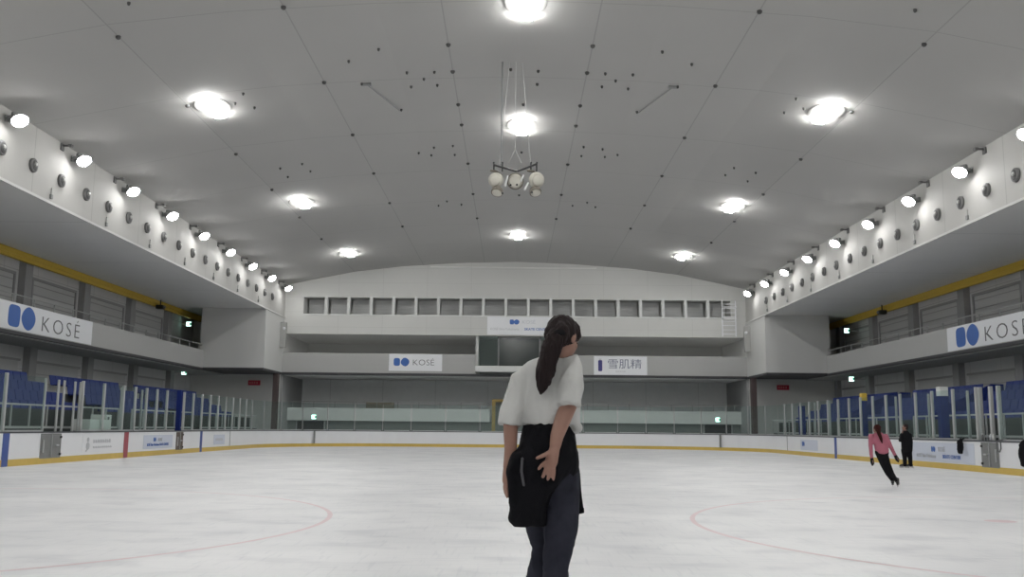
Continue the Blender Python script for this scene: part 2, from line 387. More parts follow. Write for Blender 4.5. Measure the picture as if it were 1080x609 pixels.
ZB = {-1: 8.8, 1: 8.68}
for s, side in ((-1, 'left'), (1, 'right')):
    zb = ZB[s]
    struct('wall_%s' % side, box(s*16.15, s*16.5, YN, YF, zb, 11.6), m_facade)
    struct('trim_%d' % (1 if s < 0 else 2), box(s*16.1, s*16.16, YN, YF, zb-.05, zb+.04), m_wall)
    struct('soffit_%s' % side, box(s*16.16, s*23, YN, YF, zb-.001, zb+.2), m_soffit)
    struct('wall_%s_outer' % side, box(s*22.5, s*22.8, YN, YF, 0, zb), m_outer)
    # balcony floor and the white parapet
    struct('balcony_floor_%s' % side, box(s*20.2, s*22.5, YN, YF, 4.72, 4.97), m_slab)
    struct('balcony_parapet_%s' % side, box(s*20.05, s*20.25, YN, 61.0, 4.92, 6.05), m_parapet)
    struct('balcony_edge_%s' % side, box(s*20.03, s*20.27, YN, 61.0, 4.78, 4.92), m_dark)
    # corner block
    struct('corner_block_%s' % side, box(s*16.15, s*20.3, 61, YF, 4.95, zb), m_wall)
    struct('corner_edge_%s' % side, box(s*16.15, s*20.3, 60.98, YF, 4.80, 4.95), m_dark)
    struct('wall_%s_end' % side, box(s*16.3, s*22.8, YF, YF+.3, 0, 9), m_wall)
    struct('corner_column_%s' % side, box(s*16.1, s*16.42, 64.6, 65.1, 0, 4.8), m_brown)
    # yellow beam in the angle of balcony wall and soffit
    y = thing('crane_beam', 'long yellow beam under the %s balcony soffit' % side, 'beam', (s*21.95, 30, zb-.3), group='yellow beams under the soffits')
    obj('beam', boxes((-.14, .14, -38, 35.9, .06, .28), (-.09, .09, -38, 35.9, -.10, .06)), m_yellow, y)
    for k in range(-5, 6): obj('bracket', box(-.05, .05, k*6.2-.08, k*6.2+.08, .28, .301), m_column, y)
    pj = thing('ceiling_projector', 'small black projector below the yellow beam on the %s balcony' % side, 'projector', (s*21.6, 57.2 if s < 0 else 55.5, zb-.45))
    obj('body', bevel(box(-.22, .22, -.2, .2, -.12, .12), .03), m_black, pj)
    obj('lens', cyl(bmesh.new(), (-s*.2, 0, 0), (-s*.3, 0, 0), .07), m_gate, pj)
    obj('mount', box(-.03, .03, -.03, .03, .12, .44), m_black, pj)
    # columns and shuttered bays on the outer wall, above and below the balcony
    wn = 0
    for k in range(-1, 7):
        yc = (42.6 if s < 0 else 40.9) + 6*(k-1)
        if yc > 65: continue
        struct('column_%s' % side, box(s*22.18, s*22.5, yc-.33, yc+.33, 4.97, zb), m_column)
        struct('column_%s_lower' % side, box(s*22.18, s*22.5, yc+.67, yc+1.33, 0, 4.72), m_column)
        if yc+5.5 < 65.5:
            wn += 1
            wi = obj('window_%d' % (wn if s < 0 else 20+wn), box(s*22.44, s*22.51, yc+.85, yc+5.15, 6.1, 7.9), m_window_grey); wi['kind'] = 'structure'
            obj('frame', boxes((s*22.38, s*22.46, yc+.75, yc+5.25, 7.86, 7.98), (s*22.38, s*22.46, yc+.75, yc+.87, 5.9, 7.9), (s*22.38, s*22.46, yc+5.13, yc+5.25, 5.9, 7.9)), m_column, wi)
            obj('louvre', boxes(*[(s*22.42, s*22.46, yc+.9, yc+5.1, 6.35+.42*j, 6.39+.42*j) for j in range(4)]), m_column, wi)
            wn += 1
            wi = obj('window_%d' % (wn if s < 0 else 20+wn), box(s*22.44, s*22.51, yc+1.85, yc+6.15, 2.4, 4.1), m_window_grey); wi['kind'] = 'structure'
            obj('frame', boxes((s*22.38, s*22.46, yc+1.75, yc+6.25, 4.06, 4.16),), m_column, wi)
            obj('louvre', boxes(*[(s*22.42, s*22.46, yc+1.9, yc+6.1, 2.7+.42*j, 2.73+.42*j) for j in range(3)]), m_column, wi)
    # balcony handrail
    hr = thing('balcony_handrail', 'thin grey handrail on top of the %s balcony parapet' % side, 'handrail', (s*20.15, 0, 6.05))
    obj('rail', box(-.02, .02, 26, 61, .33, .37), m_rail, hr)
    for k in range(20): obj('rail_post', box(-.025, .025, 27+1.75*k, 27.05+1.75*k, 0, .34), m_rail, hr)
struct('wall_near', box(-23, 23, YN-.3, YN, 0, 13.4), m_band)

# far wall: white upper wall with the long row of openings, parapet, recesses
OX0, OX1, OZ0, OZ1 = -14.85, 15.1, 9.07, 10.25
zf = 7.66
top = [(x, z) for x, z in PROF if OX0 < x < OX1]
# upper wall built round its openings: one mesh
bm = bmesh.new()
prism(bm, [(-16.3, OZ1), (16.3, OZ1), (16.3, 11.4)] + [(x, z+.3) for x, z in PROF[::-1] if abs(x) < 16] + [(-16.3, 11.4)], YF, YF+.3)
bx(bm, -16.3, 16.3, YF, YF+.3, zf, OZ0); bx(bm, -16.3, OX0, YF, YF+.3, OZ0, OZ1); bx(bm, OX1, 16.3, YF, YF+.3, OZ0, OZ1)
struct('wall_far', bm, m_farwall)
struct('trim_3', box(-6, 5.7, YF-.06, YF, 12.45, 12.52), m_soffit)
gal = struct('gallery_recess', boxes((OX0, OX1, YF+2.0, YF+2.2, OZ0-.2, OZ1+.3), (OX0-.2, OX0, YF+.3, YF+2.2, OZ0-.2, OZ1+.3), (OX1, OX1+.2, YF+.3, YF+2.2, OZ0-.2, OZ1+.3), (OX0, OX1, YF+.3, YF+2.0, OZ0-.2, OZ0-.02), (OX0, OX1, YF+.3, YF+2.0, OZ1+.05, OZ1+.3)), m_wall)
NB = 19; pit = (OX1-OX0)/NB
wf = obj('window_70', boxes((OX0, OX1, YF-.04, YF+.1, OZ0-.09, OZ0), (OX0, OX1, YF-.04, YF+.1, OZ1, OZ1+.06)), m_band); wf['kind'] = 'structure'
for k in range(1, NB):
    obj('mullion', box(OX0+k*pit-.1, OX0+k*pit+.1, YF-.02, YF+.42, OZ0, OZ1), m_band, wf)
for k in range(NB):
    obj('blind', boxes(*[(OX0+k*pit+.12, OX0+(k+1)*pit-.12, YF+1.2, YF+1.23, OZ0+.2*j, OZ0+.2*j+.175) for j in range(6)]), m_window_grey, wf)
# mid storey: parapet, soffit, side walls, back wall
BL, BR = -2.75, 3.05
struct('far_parapet', boxes((-16.15, BL, YF, YF+.2, 4.97, 6.33), (BR, 16.15, YF, YF+.2, 4.97, 6.33)), m_parapet)
struct('far_parapet_edge', box(-16.15, 16.15, YF-.02, YF+.22, 4.79, 4.97), m_dark)
struct('far_soffit', box(-16.3, 16.3, YF+.3, 75, zf, zf+.2), m_bright)
struct('far_gallery_floor', box(-16.3, 16.3, YF+.2, 75, 4.79, 4.95), m_bright)
struct('wall_far_gallery', boxes((-16.3, BL, 74, 74.2, 4.9, zf), (BR, 16.3, 74, 74.2, 4.9, zf), (-16.5, -16.15, YF+.2, 74.2, 4.8, 11), (16.15, 16.5, YF+.2, 74.2, 4.8, 11)), m_bright)
struct('wall_far_sides', boxes((-16.5, -16.15, YF+.2, 74.2, 0, 4.8), (16.15, 16.5, YF+.2, 74.2, 0, 4.8)), m_column)
# commentary booth
bt = thing('commentary_booth', 'dark glazed booth in the middle of the far gallery', 'booth', (.15, YF, 5.1))
obj('ledge', bevel(box(BL-.15, BR-.15, -.45, .3, 0, .42), .04), m_band, bt)
obj('side_wall', boxes((BL-.15, BL+.05, .3, 3, .0, 2.55), (BR-.35, BR-.15, .3, 3, 0, 2.55)), m_wall, bt)
obj('back_wall', box(BL, BR-.2, 2.9, 3.0, 0, 2.55), m_darkwall, bt)
obj('glass_screen', box(BL+.05, -1.35, .5, .54, .42, 2.54), m_glass, bt)
obj('glass_screen', box(1.65, BR-.35, .5, .54, .42, 2.54), m_glass, bt)
obj('window_frame', boxes((-1.35, -1.25, .35, .55, .42, 2.54), (1.55, 1.65, .35, .55, .42, 2.54), (-1.35, 1.65, .35, .55, 2.44, 2.54)), m_gate, bt)
obj('dark_window', box(-1.25, 1.55, .42, .46, .42, 2.46), mat('booth_window', (.012, .022, .020), .15), bt)
# ground storey behind the far boards
struct('far_lower_parapet', boxes((-16.15, -1.75, 68, 68.2, 1.68, 2.58), (3.0, 16.15, 68, 68.2, 1.68, 2.58)), m_band)
struct('far_lower_wall', boxes((-16.15, -1.45, 68.25, 68.4, 0, 1.7), (1.0, 16.15, 68.25, 68.4, 0, 1.7)), m_darkwall)
struct('wall_far_lower', box(-16.3, 16.3, 72.5, 72.8, 0, 4.8), m_lowwall)
for s, side in ((-1, 'left'), (1, 'right')):
    dr = obj('door_%d' % (1 if s < 0 else 2), box(s*14.5-.95, s*14.5+.95, 68.17, 68.25, 0, 1.62), m_black); dr['kind'] = 'structure'
    obj('door_frame', boxes((s*14.5-1.03, s*14.5-.95, 68.14, 68.25, 0, 1.67), (s*14.5+.95, s*14.5+1.03, 68.14, 68.25, 0, 1.67)), m_column, dr)
    obj('door_handle', box(s*14.5-.05, s*14.5+.05, 68.1, 68.17, .85, .95), m_alu, dr)
dr = obj('door_3', box(-1.35, .75, 68.32, 68.4, 0, 3.1), m_darkwall); dr['kind'] = 'structure'
obj('door_frame', boxes((-1.6, -1.35, 68.2, 68.42, 0, 3.3), (-1.35, .75, 68.2, 68.42, 3.1, 3.3), (.75, 1.0, 68.2, 68.42, 0, 3.3)), m_gold, dr)
obj('glazing_bar', boxes((-.75, -.65, 68.27, 68.33, 0, 3.1),), m_gold, dr)
tb = thing('tan_cabinet', 'tan cabinet behind the far lower parapet, left of the gold door', 'cabinet', (-9.9, 70.5, 0))
obj('body', bevel(box(-1.0, 1.0, -.3, .3, 0, 3.05), .03), m_tan, tb)
obj('door', boxes((-.95, -.03, -.33, -.3, .1, 2.95), (.03, .95, -.33, -.3, .1, 2.95)), m_tan, tb)
fr = thing('gallery_railing', 'low row of pale posts above the far lower parapet', 'railing', (0, 68.1, 2.58))
obj('rail', boxes((-16, -1.8, -.02, .02, .42, .45), (3.05, 16, -.02, .02, .42, .45)), m_rail, fr)
for k in range(22):
    xx = -15.8+1.5*k
    if not (-1.7 < xx < 3): obj('rail_post', box(xx-.02, xx+.02, -.02, .02, 0, .43), m_rail, fr)

# ------------------------------------------------------------------ lamps
HW = {}
def flood(s, y, label):
    if 'f' not in HW:
        t = thing('floodlight', label, 'floodlight', (0, 0, 0), group='floodlights along the balcony walls')
        bm = bmesh.new(); sweep(bm, [(.10, 0, .12), (.02, 0, .02), (-.06, 0, -.085)], [.10, .20, .27], 20, cap=False)
        obj('housing', bm, m_housing, t, True)
        bm = bmesh.new(); sweep(bm, [(-.055, 0, -.080), (-.10, 0, -.13)], [.255, .20], 20, cap=False)
        obj('lens', bm, m_flood, t, True)
        obj('bracket', boxes((.0, .34, -.27, -.24, -.03, .03), (.0, .34, .24, .27, -.03, .03), (.30, .36, -.27, .27, -.10, .10)), m_gate, t)
        obj('junction_box', bevel(box(.20, .34, -.1, .1, .06, .24), .02), m_gate, t)
        HW['f'] = t; t.location = (s*15.67, y, ZL[s]); t.rotation_euler = (0, 0, .6 if s > 0 else PI-.6); return t
    return dup(HW['f'], (s*15.67, y, ZL[s]), .6 if s > 0 else PI-.6, label)
ZL = {-1: 10.72, 1: 10.48}
for s, side in ((-1, 'left'), (1, 'right')):
    ys = [28.6+4.5*k for k in range(9)] if s < 0 else [28.3+4.38*k for k in range(9)]
    ys = [ys[0]-4.45*k for k in range(9, 0, -1)] + ys  # floodlights out of view, added along the row for more light
    for k, y in enumerate(ys):
        n = k-9
        lab = 'bright floodlight on the %s balcony wall, %s of those in view' % (side, nth(n)) if n >= 0 else 'added unseen floodlight on the %s balcony wall, outside the frame, %s behind the first in view' % (side, ORD[-n-1] if -n > 1 else 'just')
        flood(s, y, lab)
    # round air nozzles
    for k in range(18 if s < 0 else 17):
        y = (28.55+1.985*k) if s < 0 else (29.9+1.91*k)
        z = 9.75 if s < 0 else 9.55
        lab = 'round dark air nozzle on the %s balcony wall, %s in the row' % (side, nth(k))
        if 'n' not in HW:
            t = thing('air_nozzle', lab, 'air nozzle', (s*16.15, y, z), group='round air nozzles along the balcony walls')
            bm = bmesh.new(); sweep(bm, [(0, 0, 0), (.08, 0, 0), (.10, 0, 0)], [.235, .235, .20], 24, cap=False)
            obj('rim', bm, m_nozzle, t, True)
            bm = bmesh.new(); sweep(bm, [(.09, 0, 0), (.115, 0, 0)], [.19, .15], 20, cap=False); obj('bowl', bm, m_nozzle_in, t, True)
            bm = bmesh.new(); sweep(bm, [(.11, 0, .03), (.15, 0, .03)], [.08, .06], 12, cap=False); obj('jet', bm, m_housing, t, True)
            HW['n'] = t
        else: dup(HW['n'], (s*16.15, y, z), 0 if s < 0 else PI, lab)
    # small dark cable fixings at the lower edge of the wall
    for k in range(7):
        y = (31.9 if s < 0 else 33.3)+4.5*k
        t = thing('cable_fixing', 'small dark fixing at the lower edge of the %s balcony wall, %s in the row' % (side, nth(k)), 'fixing', (s*16.12, y, ZB[s]+.22), group='small fixings on the balcony walls')
        obj('plate', bevel(box(-.04, .04, -.07, .07, -.08, .08), .015), m_gate, t)
        obj('stem', box(-.02, .02, -.02, .02, .08, .3), m_housing, t)
        # pairs of fittings beside the floodlights
    for k in range(8):
        y = (32.4 if s < 0 else 31.8)+4.5*k
        t = thing('wall_bracket', 'dark bracket high on the %s balcony wall, %s in the row' % (side, nth(k)), 'bracket', (s*16.13, y, 11.0), group='dark brackets near the floodlights')
        obj('arm', boxes((-s*.34, s*.02, -.03, .03, -.04, .02), (-s*.36, -s*.24, -.08, .08, -.06, .03)), m_nozzle, t)
        obj('plate', box(-.03, .03, -.11, .11, -.18, .06), m_nozzle, t)

def ceiling_lamp(x, y, nx, ny, label, rot=0):
    z = ceil_z(x); slope = 0 if abs(x) < 1 else math.atan2(ceil_z(abs(x)+.8)-ceil_z(abs(x)-.8), 1.6)*(1 if x > 0 else -1)
    t = thing('ceiling_lamp', label, 'ceiling lamp', (x, y, z), 0, 'lamp clusters in the ceiling')
    t.rotation_euler = (0, -slope, rot)
    bm = bmesh.new(); sweep(bm, [(0, 0, .0), (0, 0, -.025)], [.62, .58], 36, cap=False); bmesh.ops.scale(bm, vec=(1, 1.45, 1), verts=bm.verts[:]); obj('halo_disc', bm, m_halo_disc, t, False)  # added disc in ceiling colour, made to take the lamps' glow
    for i in range(nx):
        for j in range(ny):
            cx = (i-(nx-1)/2)*.42; cy = (j-(ny-1)/2)*.74
            obj('lamp_module', bevel(box(cx-.20, cx+.20, cy-.18, cy+.18, -.13, -.02), .02, 1), m_led, t)
    return t
names = {0: 'centre', -1: 'left', 1: 'right'}
for k, (y, lab) in enumerate([(14.9, 'added unseen behind the frame edge, in the centre row'), (24.7, 'nearest in the centre row, at the top of the view'), (35.4, 'just above the hanging loudspeakers'), (56.5, 'farthest in the centre row, by the far wall'), (4.6, 'added unseen overhead near the camera, in the centre row'), (-5.7, 'added unseen behind the camera, in the centre row')]):
    ceiling_lamp(.12 if k else .05, y, 1, 3, 'bright ceiling lamp cluster, '+lab)  # centre lamps out of view are added to light the near end
for s, side in ((-1, 'left'), (1, 'right')):
    for k, y in enumerate((31.5, 45.5, 59.1, 17.5, 3.5, -10.5)):  # last three of each row are unseen lamps added for lighting
        ceiling_lamp(s*10.6, y, 1, 3, 'bright lamp cluster in the ceiling, %s' % (['nearest of the %s row', 'middle of the %s row', 'farthest of the %s row', 'added unseen outside the frame, %s row', 'added unseen above the camera, %s row', 'added unseen behind the camera, %s row'][k] % side))

# ceiling fittings: small dark hangers on the panel joints
dots = []
for s, side in ((-1, 'left'), (1, 'right')):
    for nm, xx, yy in (('outer', 11.35, [25.4+5.76*k for k in range(6)]), ('middle', 6.5, [24.5+5.68*k for k in range(6)]), ('inner', 2.2, [27.5, 29.7, 32.9, 35.2, 40.6, 46.1, 51.6])):
        dots += [(s*xx, y, 1, 'dark hanger on the %s %s ceiling joint, %s in line' % (nm, side, nth(k))) for k, y in enumerate(yy)]
    for nm, pts in (('loose nearest group on the %s of the centre', [(4.35, 27.7), (5.3, 30.5), (4.3, 33.3), (5.4, 28.5)]), ('group beside the nearest lamp of the %s row', [(10.3, 23.5), (9.3, 30.6), (9.3, 32.0), (9.8, 31.4)]),
                    ('tight near group of five, %s of centre', [(3.7, 29.7), (3.2, 30.3), (3.7, 31), (2.8, 29.7), (2.8, 30.9)]), ('tight middle group of five, %s of centre', [(4.2, 38.8), (3.5, 38.1), (2.7, 37.9), (3.7, 39.2), (2.7, 39.2)]),
                    ('group before the middle lamp of the %s row', [(10.2, 40.9), (9.2, 39.2), (9.1, 40.4), (10.2, 39.5)]), ('tight far group of three, %s of centre', [(3.6, 47.5), (2.9, 48.3), (4.1, 48.4)])):
        dots += [(s*a, bb, .6, 'small dark ceiling hanger, %s' % (nm % side)) for a, bb in pts]
dots += [(a, bb, .7, 'small dark ceiling hanger on the centre line, %s' % nth(k)) for k, (a, bb) in enumerate([(-.3, 29.6), (.6, 29.7), (.6, 30.9), (.15, 33.0), (.15, 39.0), (.1, 46.5)])]
df = None
for x, y, k, lab in dots:
    if df is None:
        bm = bmesh.new(); sweep(bm, [(0, 0, .02), (0, 0, -.05), (0, 0, -.09)], [.085, .085, .05], 12, cap=False)
        df = obj('ceiling_hanger', bm, m_nozzle_in); o = df
    else:
        o = df.copy(); COL.objects.link(o)
    tag(o, lab, 'ceiling fitting', lab if k == .6 else 'hanger fittings on the ceiling joints')
    o.scale = (k*.85, k*.85, 1); o.location = (x, y, ceil_z(x)+.005)
for s, side in ((-1, 'left'), (1, 'right')):
    t = thing('ceiling_rod', 'thin dark bar slanting across a ceiling panel, %s of the loudspeakers' % side, 'ceiling bar', (s*4.8, 31.9, ceil_z(4.8)-.06))
    bm = bmesh.new(); cyl(bm, (s*.35, -1.35, 0), (-s*.45, 1.35, .02), .02, .02, 6); obj('bar', bm, m_gate, t)
    obj('end_plate', box(s*.35-.15, s*.35+.15, -1.42, -1.28, -.03, .06), m_gate, t)

# ------------------------------------------------------------------ hanging loudspeaker cluster
YS = 29.0
def L(px, py, dy=0): return at(px, py, YS+dy)
c0 = L(543, 190)
sp = thing('speaker_cluster', 'cluster of round loudspeakers hanging from the ceiling centre', 'loudspeaker', c0)
def rel(v): return Vector(v)-c0
bm = bmesh.new()
for a, bb in (((521, 174), (545, 181)), ((566, 173), (545, 181))):
    for dy in (-.25, .25): cyl(bm, rel(L(*a, dy)), rel(L(*bb, dy)), .035, .035, 8)
for px in (521, 530, 560, 566):
    p = rel(L(px, 174)); cyl(bm, p+Vector((0, -.25, 0)), p+Vector((0, .25, 0)), .03, .03, 8)
    cyl(bm, p, p+Vector((0, 0, -.22)), .025, .025, 8)
obj('truss_frame', bm, m_black, sp)
def horn(name, c, r, face, m1, m2, parent):
    """bowl loudspeaker facing 'face'"""
    c = Vector(c); f = Vector(face).normalized(); bm = bmesh.new()
    pts = [c-f*r*.85, c-f*r*.6, c-f*r*.2, c+f*r*.25, c+f*r*.4]
    sweep(bm, pts, [r*.35, r*.75, r*.97, r, r*.96], 28, cap=False)
    o = obj(name, bm, m1, parent, True)
    bm = bmesh.new(); sweep(bm, [c+f*r*.38, c+f*r*.55, c+f*r*.62], [r*.88, r*.6, r*.2], 24, cap=False); obj('grille', bm, m2, o, True)
    return o
horn('speaker_bowl', rel(L(523.3, 190)), .24, (-.45, -.85, -.25), m_cream, m_cream, sp)
horn('speaker_bowl', rel(L(565.5, 190)), .25, (.45, -.85, -.25), m_cream, m_cream, sp)
horn('speaker_bowl', rel(L(543.5, 191.5, .1)), .27, (0, -1, -.2), m_bronze, m_cream, sp)
horn('speaker_bowl', rel(L(524.5, 202)), .19, (-.2, -.5, -.9), m_bronze, m_cream, sp)
horn('speaker_bowl', rel(L(564.5, 202)), .19, (.2, -.5, -.9), m_bronze, m_cream, sp)
for a, bb in (((535.5, 186), (533, 196)), ((552, 185), (549.5, 191)), ((557, 193), (553.5, 200))):
    bm = bmesh.new(); sweep(bm, [rel(L(*a, -.2)), rel(L(*bb, -.2))], [.025, .035], 10); obj('tweeter', bm, m_band, sp, True)
bm = bmesh.new()
for px, py in ((523, 181), (562, 181)):
    p = rel(L(px, py, -.05)); sweep(bm, [p+Vector((-.15, 0, .03)), p+Vector((.02, 0, .0)), p+Vector((.17, 0, -.12))], [.045]*3, 8)
obj('yoke', bm, m_bronze, sp, True)
bm = bmesh.new()
for px, py in ((538.5, 195.3), (545.2, 195), (530, 204), (561, 203)): ell(bm, rel(L(px, py, -.3)), (.035,)*3, u=10, v=8)
obj('cable_gland', bm, m_black, sp)
zc = 12.88-c0.z
bm = bmesh.new(); cyl(bm, rel(L(528.3, 174)), (rel(L(528.3, 174)).x+.02, 0, zc), .022, .022, 8); obj('power_cable', bm, m_gate, sp)
bm = bmesh.new()
for x in (-.5, .5): cyl(bm, (x, 0, .42), (x*.4, 0, zc), .008, .008, 6)
cyl(bm, (-.2, 0, .55), (0, 0, 1.0), .012, .012, 6); cyl(bm, (.2, 0, .55), (0, 0, 1.0), .012, .012, 6); cyl(bm, (0, 0, 1), (0, 0, zc), .008, .008, 6)
obj('suspension_wire', bm, m_housing, sp)

# ------------------------------------------------------------------ boards round the ice
def offset_path(off, n=14): return rink_outline(15+off, 8.2+off, 63+off, -14, n)
FULL0 = offset_path(0)
def ribbon(i0, i1, o0, o1, z0, z1):
    A = offset_path(o0)[i0:i1+1]; B = offset_path(o1)[i0:i1+1]; bm = bmesh.new(); n = len(A)
    V = [[bm.verts.new((*p, z)) for p in P] for P, z in ((A, z0), (A, z1), (B, z1), (B, z0))]
    for k in range(4):
        for i in range(n-1): bm.faces.new((V[k][i], V[k][i+1], V[(k+1) % 4][i+1], V[(k+1) % 4][i]))
    bm.faces.new([V[k][0] for k in range(4)]); bm.faces.new([V[k][-1] for k in range(4)][::-1])
    bmesh.ops.recalc_face_normals(bm, faces=bm.faces[:])
    return bm
NP = len(FULL0)
segs = {'left': (0, 1), 'far': (1, NP-2), 'right': (NP-2, NP-1)}
BD = {}
BH = .97
for side, (a, bb) in segs.items():
    t = thing('dasher_board', {'left': 'white rink board with yellow kick strip along the left side', 'right': 'white rink board with yellow kick strip along the right side', 'far': 'white rink board with yellow kick strip curving round the far end'}[side], 'rink board', group='boards round the ice')
    obj('panel', ribbon(a, bb, 0, .12, .0, BH), m_board, t)
    obj('kick_strip', ribbon(a, bb, -.012, .0, .0, .20), m_kick, t)
    obj('cap_rail', ribbon(a, bb, -.02, .16, BH, BH+.045), m_cap, t)
    BD[side] = t
def on_board(side, y0, y1, z0, z1, m, name, d=.012):
    s = -1 if side == 'left' else 1
    return obj(name, box(s*15, s*(15-d), y0, y1, z0, z1), m, BD[side])
for side, y0, y1, m in (('left', 28.0, 28.35, m_blue), ('left', 36.75, 37.15, m_red), ('left', 45.7, 46.0, m_blue), ('right', 44.8, 45.1, m_blue), ('left', 19.5, 19.9, m_red)):
    on_board(side, y0, y1, 0, BH, m, 'stripe', .016)
for side, ys in (('left', (50.5,)), ('right', (52.8,))):
    for y in ys: on_board(side, y, y+.06, .2, BH, m_gate, 'joint', .014)
for x in (-12.6, 12.9):
    a = math.asin(min(1, (abs(x)-6.8)/8.2)); yy = 54.8+8.2*math.cos(a)
    obj('joint', box(x-.03, x+.03, yy-.2, yy+.02, .2, BH), m_gate, BD['far'])
def gate(side, y0, y1, m):
    g = on_board(side, y0, y1, .17, BH-.02, m, 'gate', .02); s = -1 if side == 'left' else 1; x = s*14.975
    obj('latch', boxes((x, x-s*.03, y0+.1, y0+.16, .35, .75), (x, x-s*.03, (y0+y1)/2-.01, (y0+y1)/2+.01, .2, .93), (x, x-s*.04, y1-.4, y1-.2, .55, .6)), m_alu, g)
    obj('hinge', boxes((x, x-s*.03, y1-.1, y1-.02, .25, .32), (x, x-s*.03, y1-.1, y1-.02, .8, .87)), m_black, g)
gate('left', 30.25, 31.6, m_gate); gate('left', 42.45, 43.3, mat('gate_brown', (.12, .09, .075), .5)); gate('right', 29.9, 31.0, m_gate)
# adverts on the boards
def board_ad(side, ya, yb, z0, z1, m):
    s = -1 if side == 'left' else 1
    ad = on_board(side, ya, yb, z0, z1, m, 'advert', .010)
    if s < 0: return ad, Vector((-14.988, ya, 0)), (0, 1, 0)
    return ad, Vector((14.988, yb, 0)), (0, -1, 0)
UP = (0, 0, 1)
ad, o, r = board_ad('left', 33.2, 36.2, .28, .88, m_board)
flat('emblem', [blob(.42, .50, .13, .13, 2), blob(.42, .72, .085, .085, 2), blob(.35, .36, .10, .03, 2, .5)], m_letter2, ad, o, r, UP, .008)
rows = []
for v, hh, x1 in ((.60, .13, 2.3), (.42, .07, 2.4)):
    u = .85
    while u < x1: wd = random.uniform(.09, .17); rows.append([(u, v), (u+wd, v), (u+wd, v+hh*random.uniform(.6, 1)), (u, v+hh)]); u += wd+.05
flat('lettering', rows, m_letter2, ad, o, r, UP, .008)
ad, o, r = board_ad('left', 38.7, 42.0, .28, .84, m_sign_blue)
flat('logo', logo_polys(1.05, .57, .17), m_logo, ad, o, r, UP, .008)
text('lettering', 'KOSÉ', .2, m_letter2, ad, o+Vector((.012, 1.55, .585)), r, UP)
text('lettering', 'KOSÉ Shin-Yokohama SKATE CENTER', .15, m_logo, ad, o+Vector((.012, .35, .40)), r, UP)
ad, o, r = board_ad('right', 31.5, 36.4, .22, .90, m_sign_blue)
flat('logo', logo_polys(1.7, .57, .19), m_logo, ad, o, r, UP, .008)
text('lettering', 'KOSÉ', .23, m_letter2, ad, o+Vector((-.012, -2.25, .585)), r, UP)
text('lettering', 'KOSÉ Shin-Yokohama', .18, m_letter2, ad, o+Vector((-.012, -.45, .36)), r, UP)
text('lettering', 'SKATE CENTER', .18, m_logo, ad, o+Vector((-.012, -2.6, .36)), r, UP, sx=1.1)
ad, o, r = board_ad('right', 47.6, 50.4, .28, .82, m_sign_blue)
flat('logo', logo_polys(.3, .48, .25), m_logo, ad, o, r, UP, .008)
ad, o, r = board_ad('left', 47.8, 49.6, .3, .8, m_sign_blue)
flat('lettering', [[(.3+.2*k, .5), (.42+.2*k, .5), (.42+.2*k, .62), (.3+.2*k, .62)] for k in range(6)], m_letter2, ad, o, r, UP, .008)

# glass above the boards with its posts
GT = 2.72
def glass_run(p0, p1, n, where, group, first=0, top=GT, post=.035, skip_first=False):
    p0 = Vector(p0); p1 = Vector(p1); d = (p1-p0)/n; ang = math.atan2(d.y, d.x); ln = d.length
    for k in range(n):
        t = thing('glass_screen', 'clear glass screen, %s %s' % (nth(k+first), where), 'glass screen', (*(p0+d*k), BH+.045), ang, group)
        obj('post', bevel(box(-post, post, -.05, .05, 0, top-BH-.02), .01, 1), m_post, t)
        obj('pane', box(.05, ln-.05, -.008, .008, .055, top-BH-.045), m_glass, t)
        obj('base_clip', box(.1, ln-.1, -.03, .03, .0, .05), m_alu, t)
    return n
X0 = 15.07
k = 0
for a, bb, n in ((25.6, 30.5, 2), (33.1, 36.6, 2), (36.6, 42.4, 5), (43.4, 54.8, 9)):
    glass_run((-X0, a), (-X0, bb), n, 'along the left side', 'glass screens along the left side', k); k += n
k = 0
for a, bb, n in ((25.4, 30.0, 2), (31.3, 34.6, 2), (34.6, 44.6, 7), (44.6, 54.8, 7)):
    glass_run((X0, a), (X0, bb), n, 'along the right side', 'glass screens along the right side', k); k += n
OP = offset_path(.07)
cl = OP[1:16:2]
for i in range(len(cl)-1): glass_run(cl[i], cl[i+1], 1, 'round the far left corner board', 'glass screens round the far left corner', i, post=.012)
cr = OP[16:31:2]
for i in range(len(cr)-1): glass_run(cr[i], cr[i+1], 1, 'round the far right corner', 'glass screens round the far right corner', i, post=.012)
glass_run(OP[15], OP[16], 6, 'from the left along the far end board', 'glass screens along the far end', post=.012)

# bench-area posts and padded posts beside the boards
def post(x, y, z1, m, name, label, cat, w=.05, z0=0, cap=None):
    t = thing(name, label, cat, (x, y, z0)); obj('shaft', bevel(box(-w, w, -w, w, 0, z1-z0), .015, 1), m, t)
    obj('foot_plate', box(-w*1.6, w*1.6, -w*1.6, w*1.6, 0, .03), m_gate, t)
    if cap: obj('cap', bevel(box(-w*1.05, w*1.05, -w*1.05, w*1.05, z1-z0-.3, z1-z0+.05), .02, 1), cap, t)
post(-15.35, 43.6, 2.85, m_pad, 'padded_post', 'tall blue padded post behind the brown gate on the left', 'post', .10)
post(15.45, 34.6, 2.85, m_pad, 'padded_post', 'thick blue padded post left of the grey gate on the right', 'post', .15, cap=m_band)
post(15.45, 42.4, 2.9, m_pad, 'padded_post', 'blue padded post above the pink skater', 'post', .12, cap=m_yellow)
post(15.45, 51.5, 2.6, m_pad, 'padded_post', 'blue padded post farthest along the right side', 'post', .15)
for i, y in enumerate((30.9, 31.8, 32.2, 33.0, 33.4)): post(-15.3, y, 2.72, m_post, 'gate_post', 'pale metal post at the left players gate, %s of the close bunch' % nth(i), 'post', .035)
for i, y in enumerate((30.3, 30.8, 31.5)): post(15.3, y, 2.75, m_post, 'gate_post', 'pale metal post by the right grey gate, %s of the bunch' % nth(i), 'post', .06)
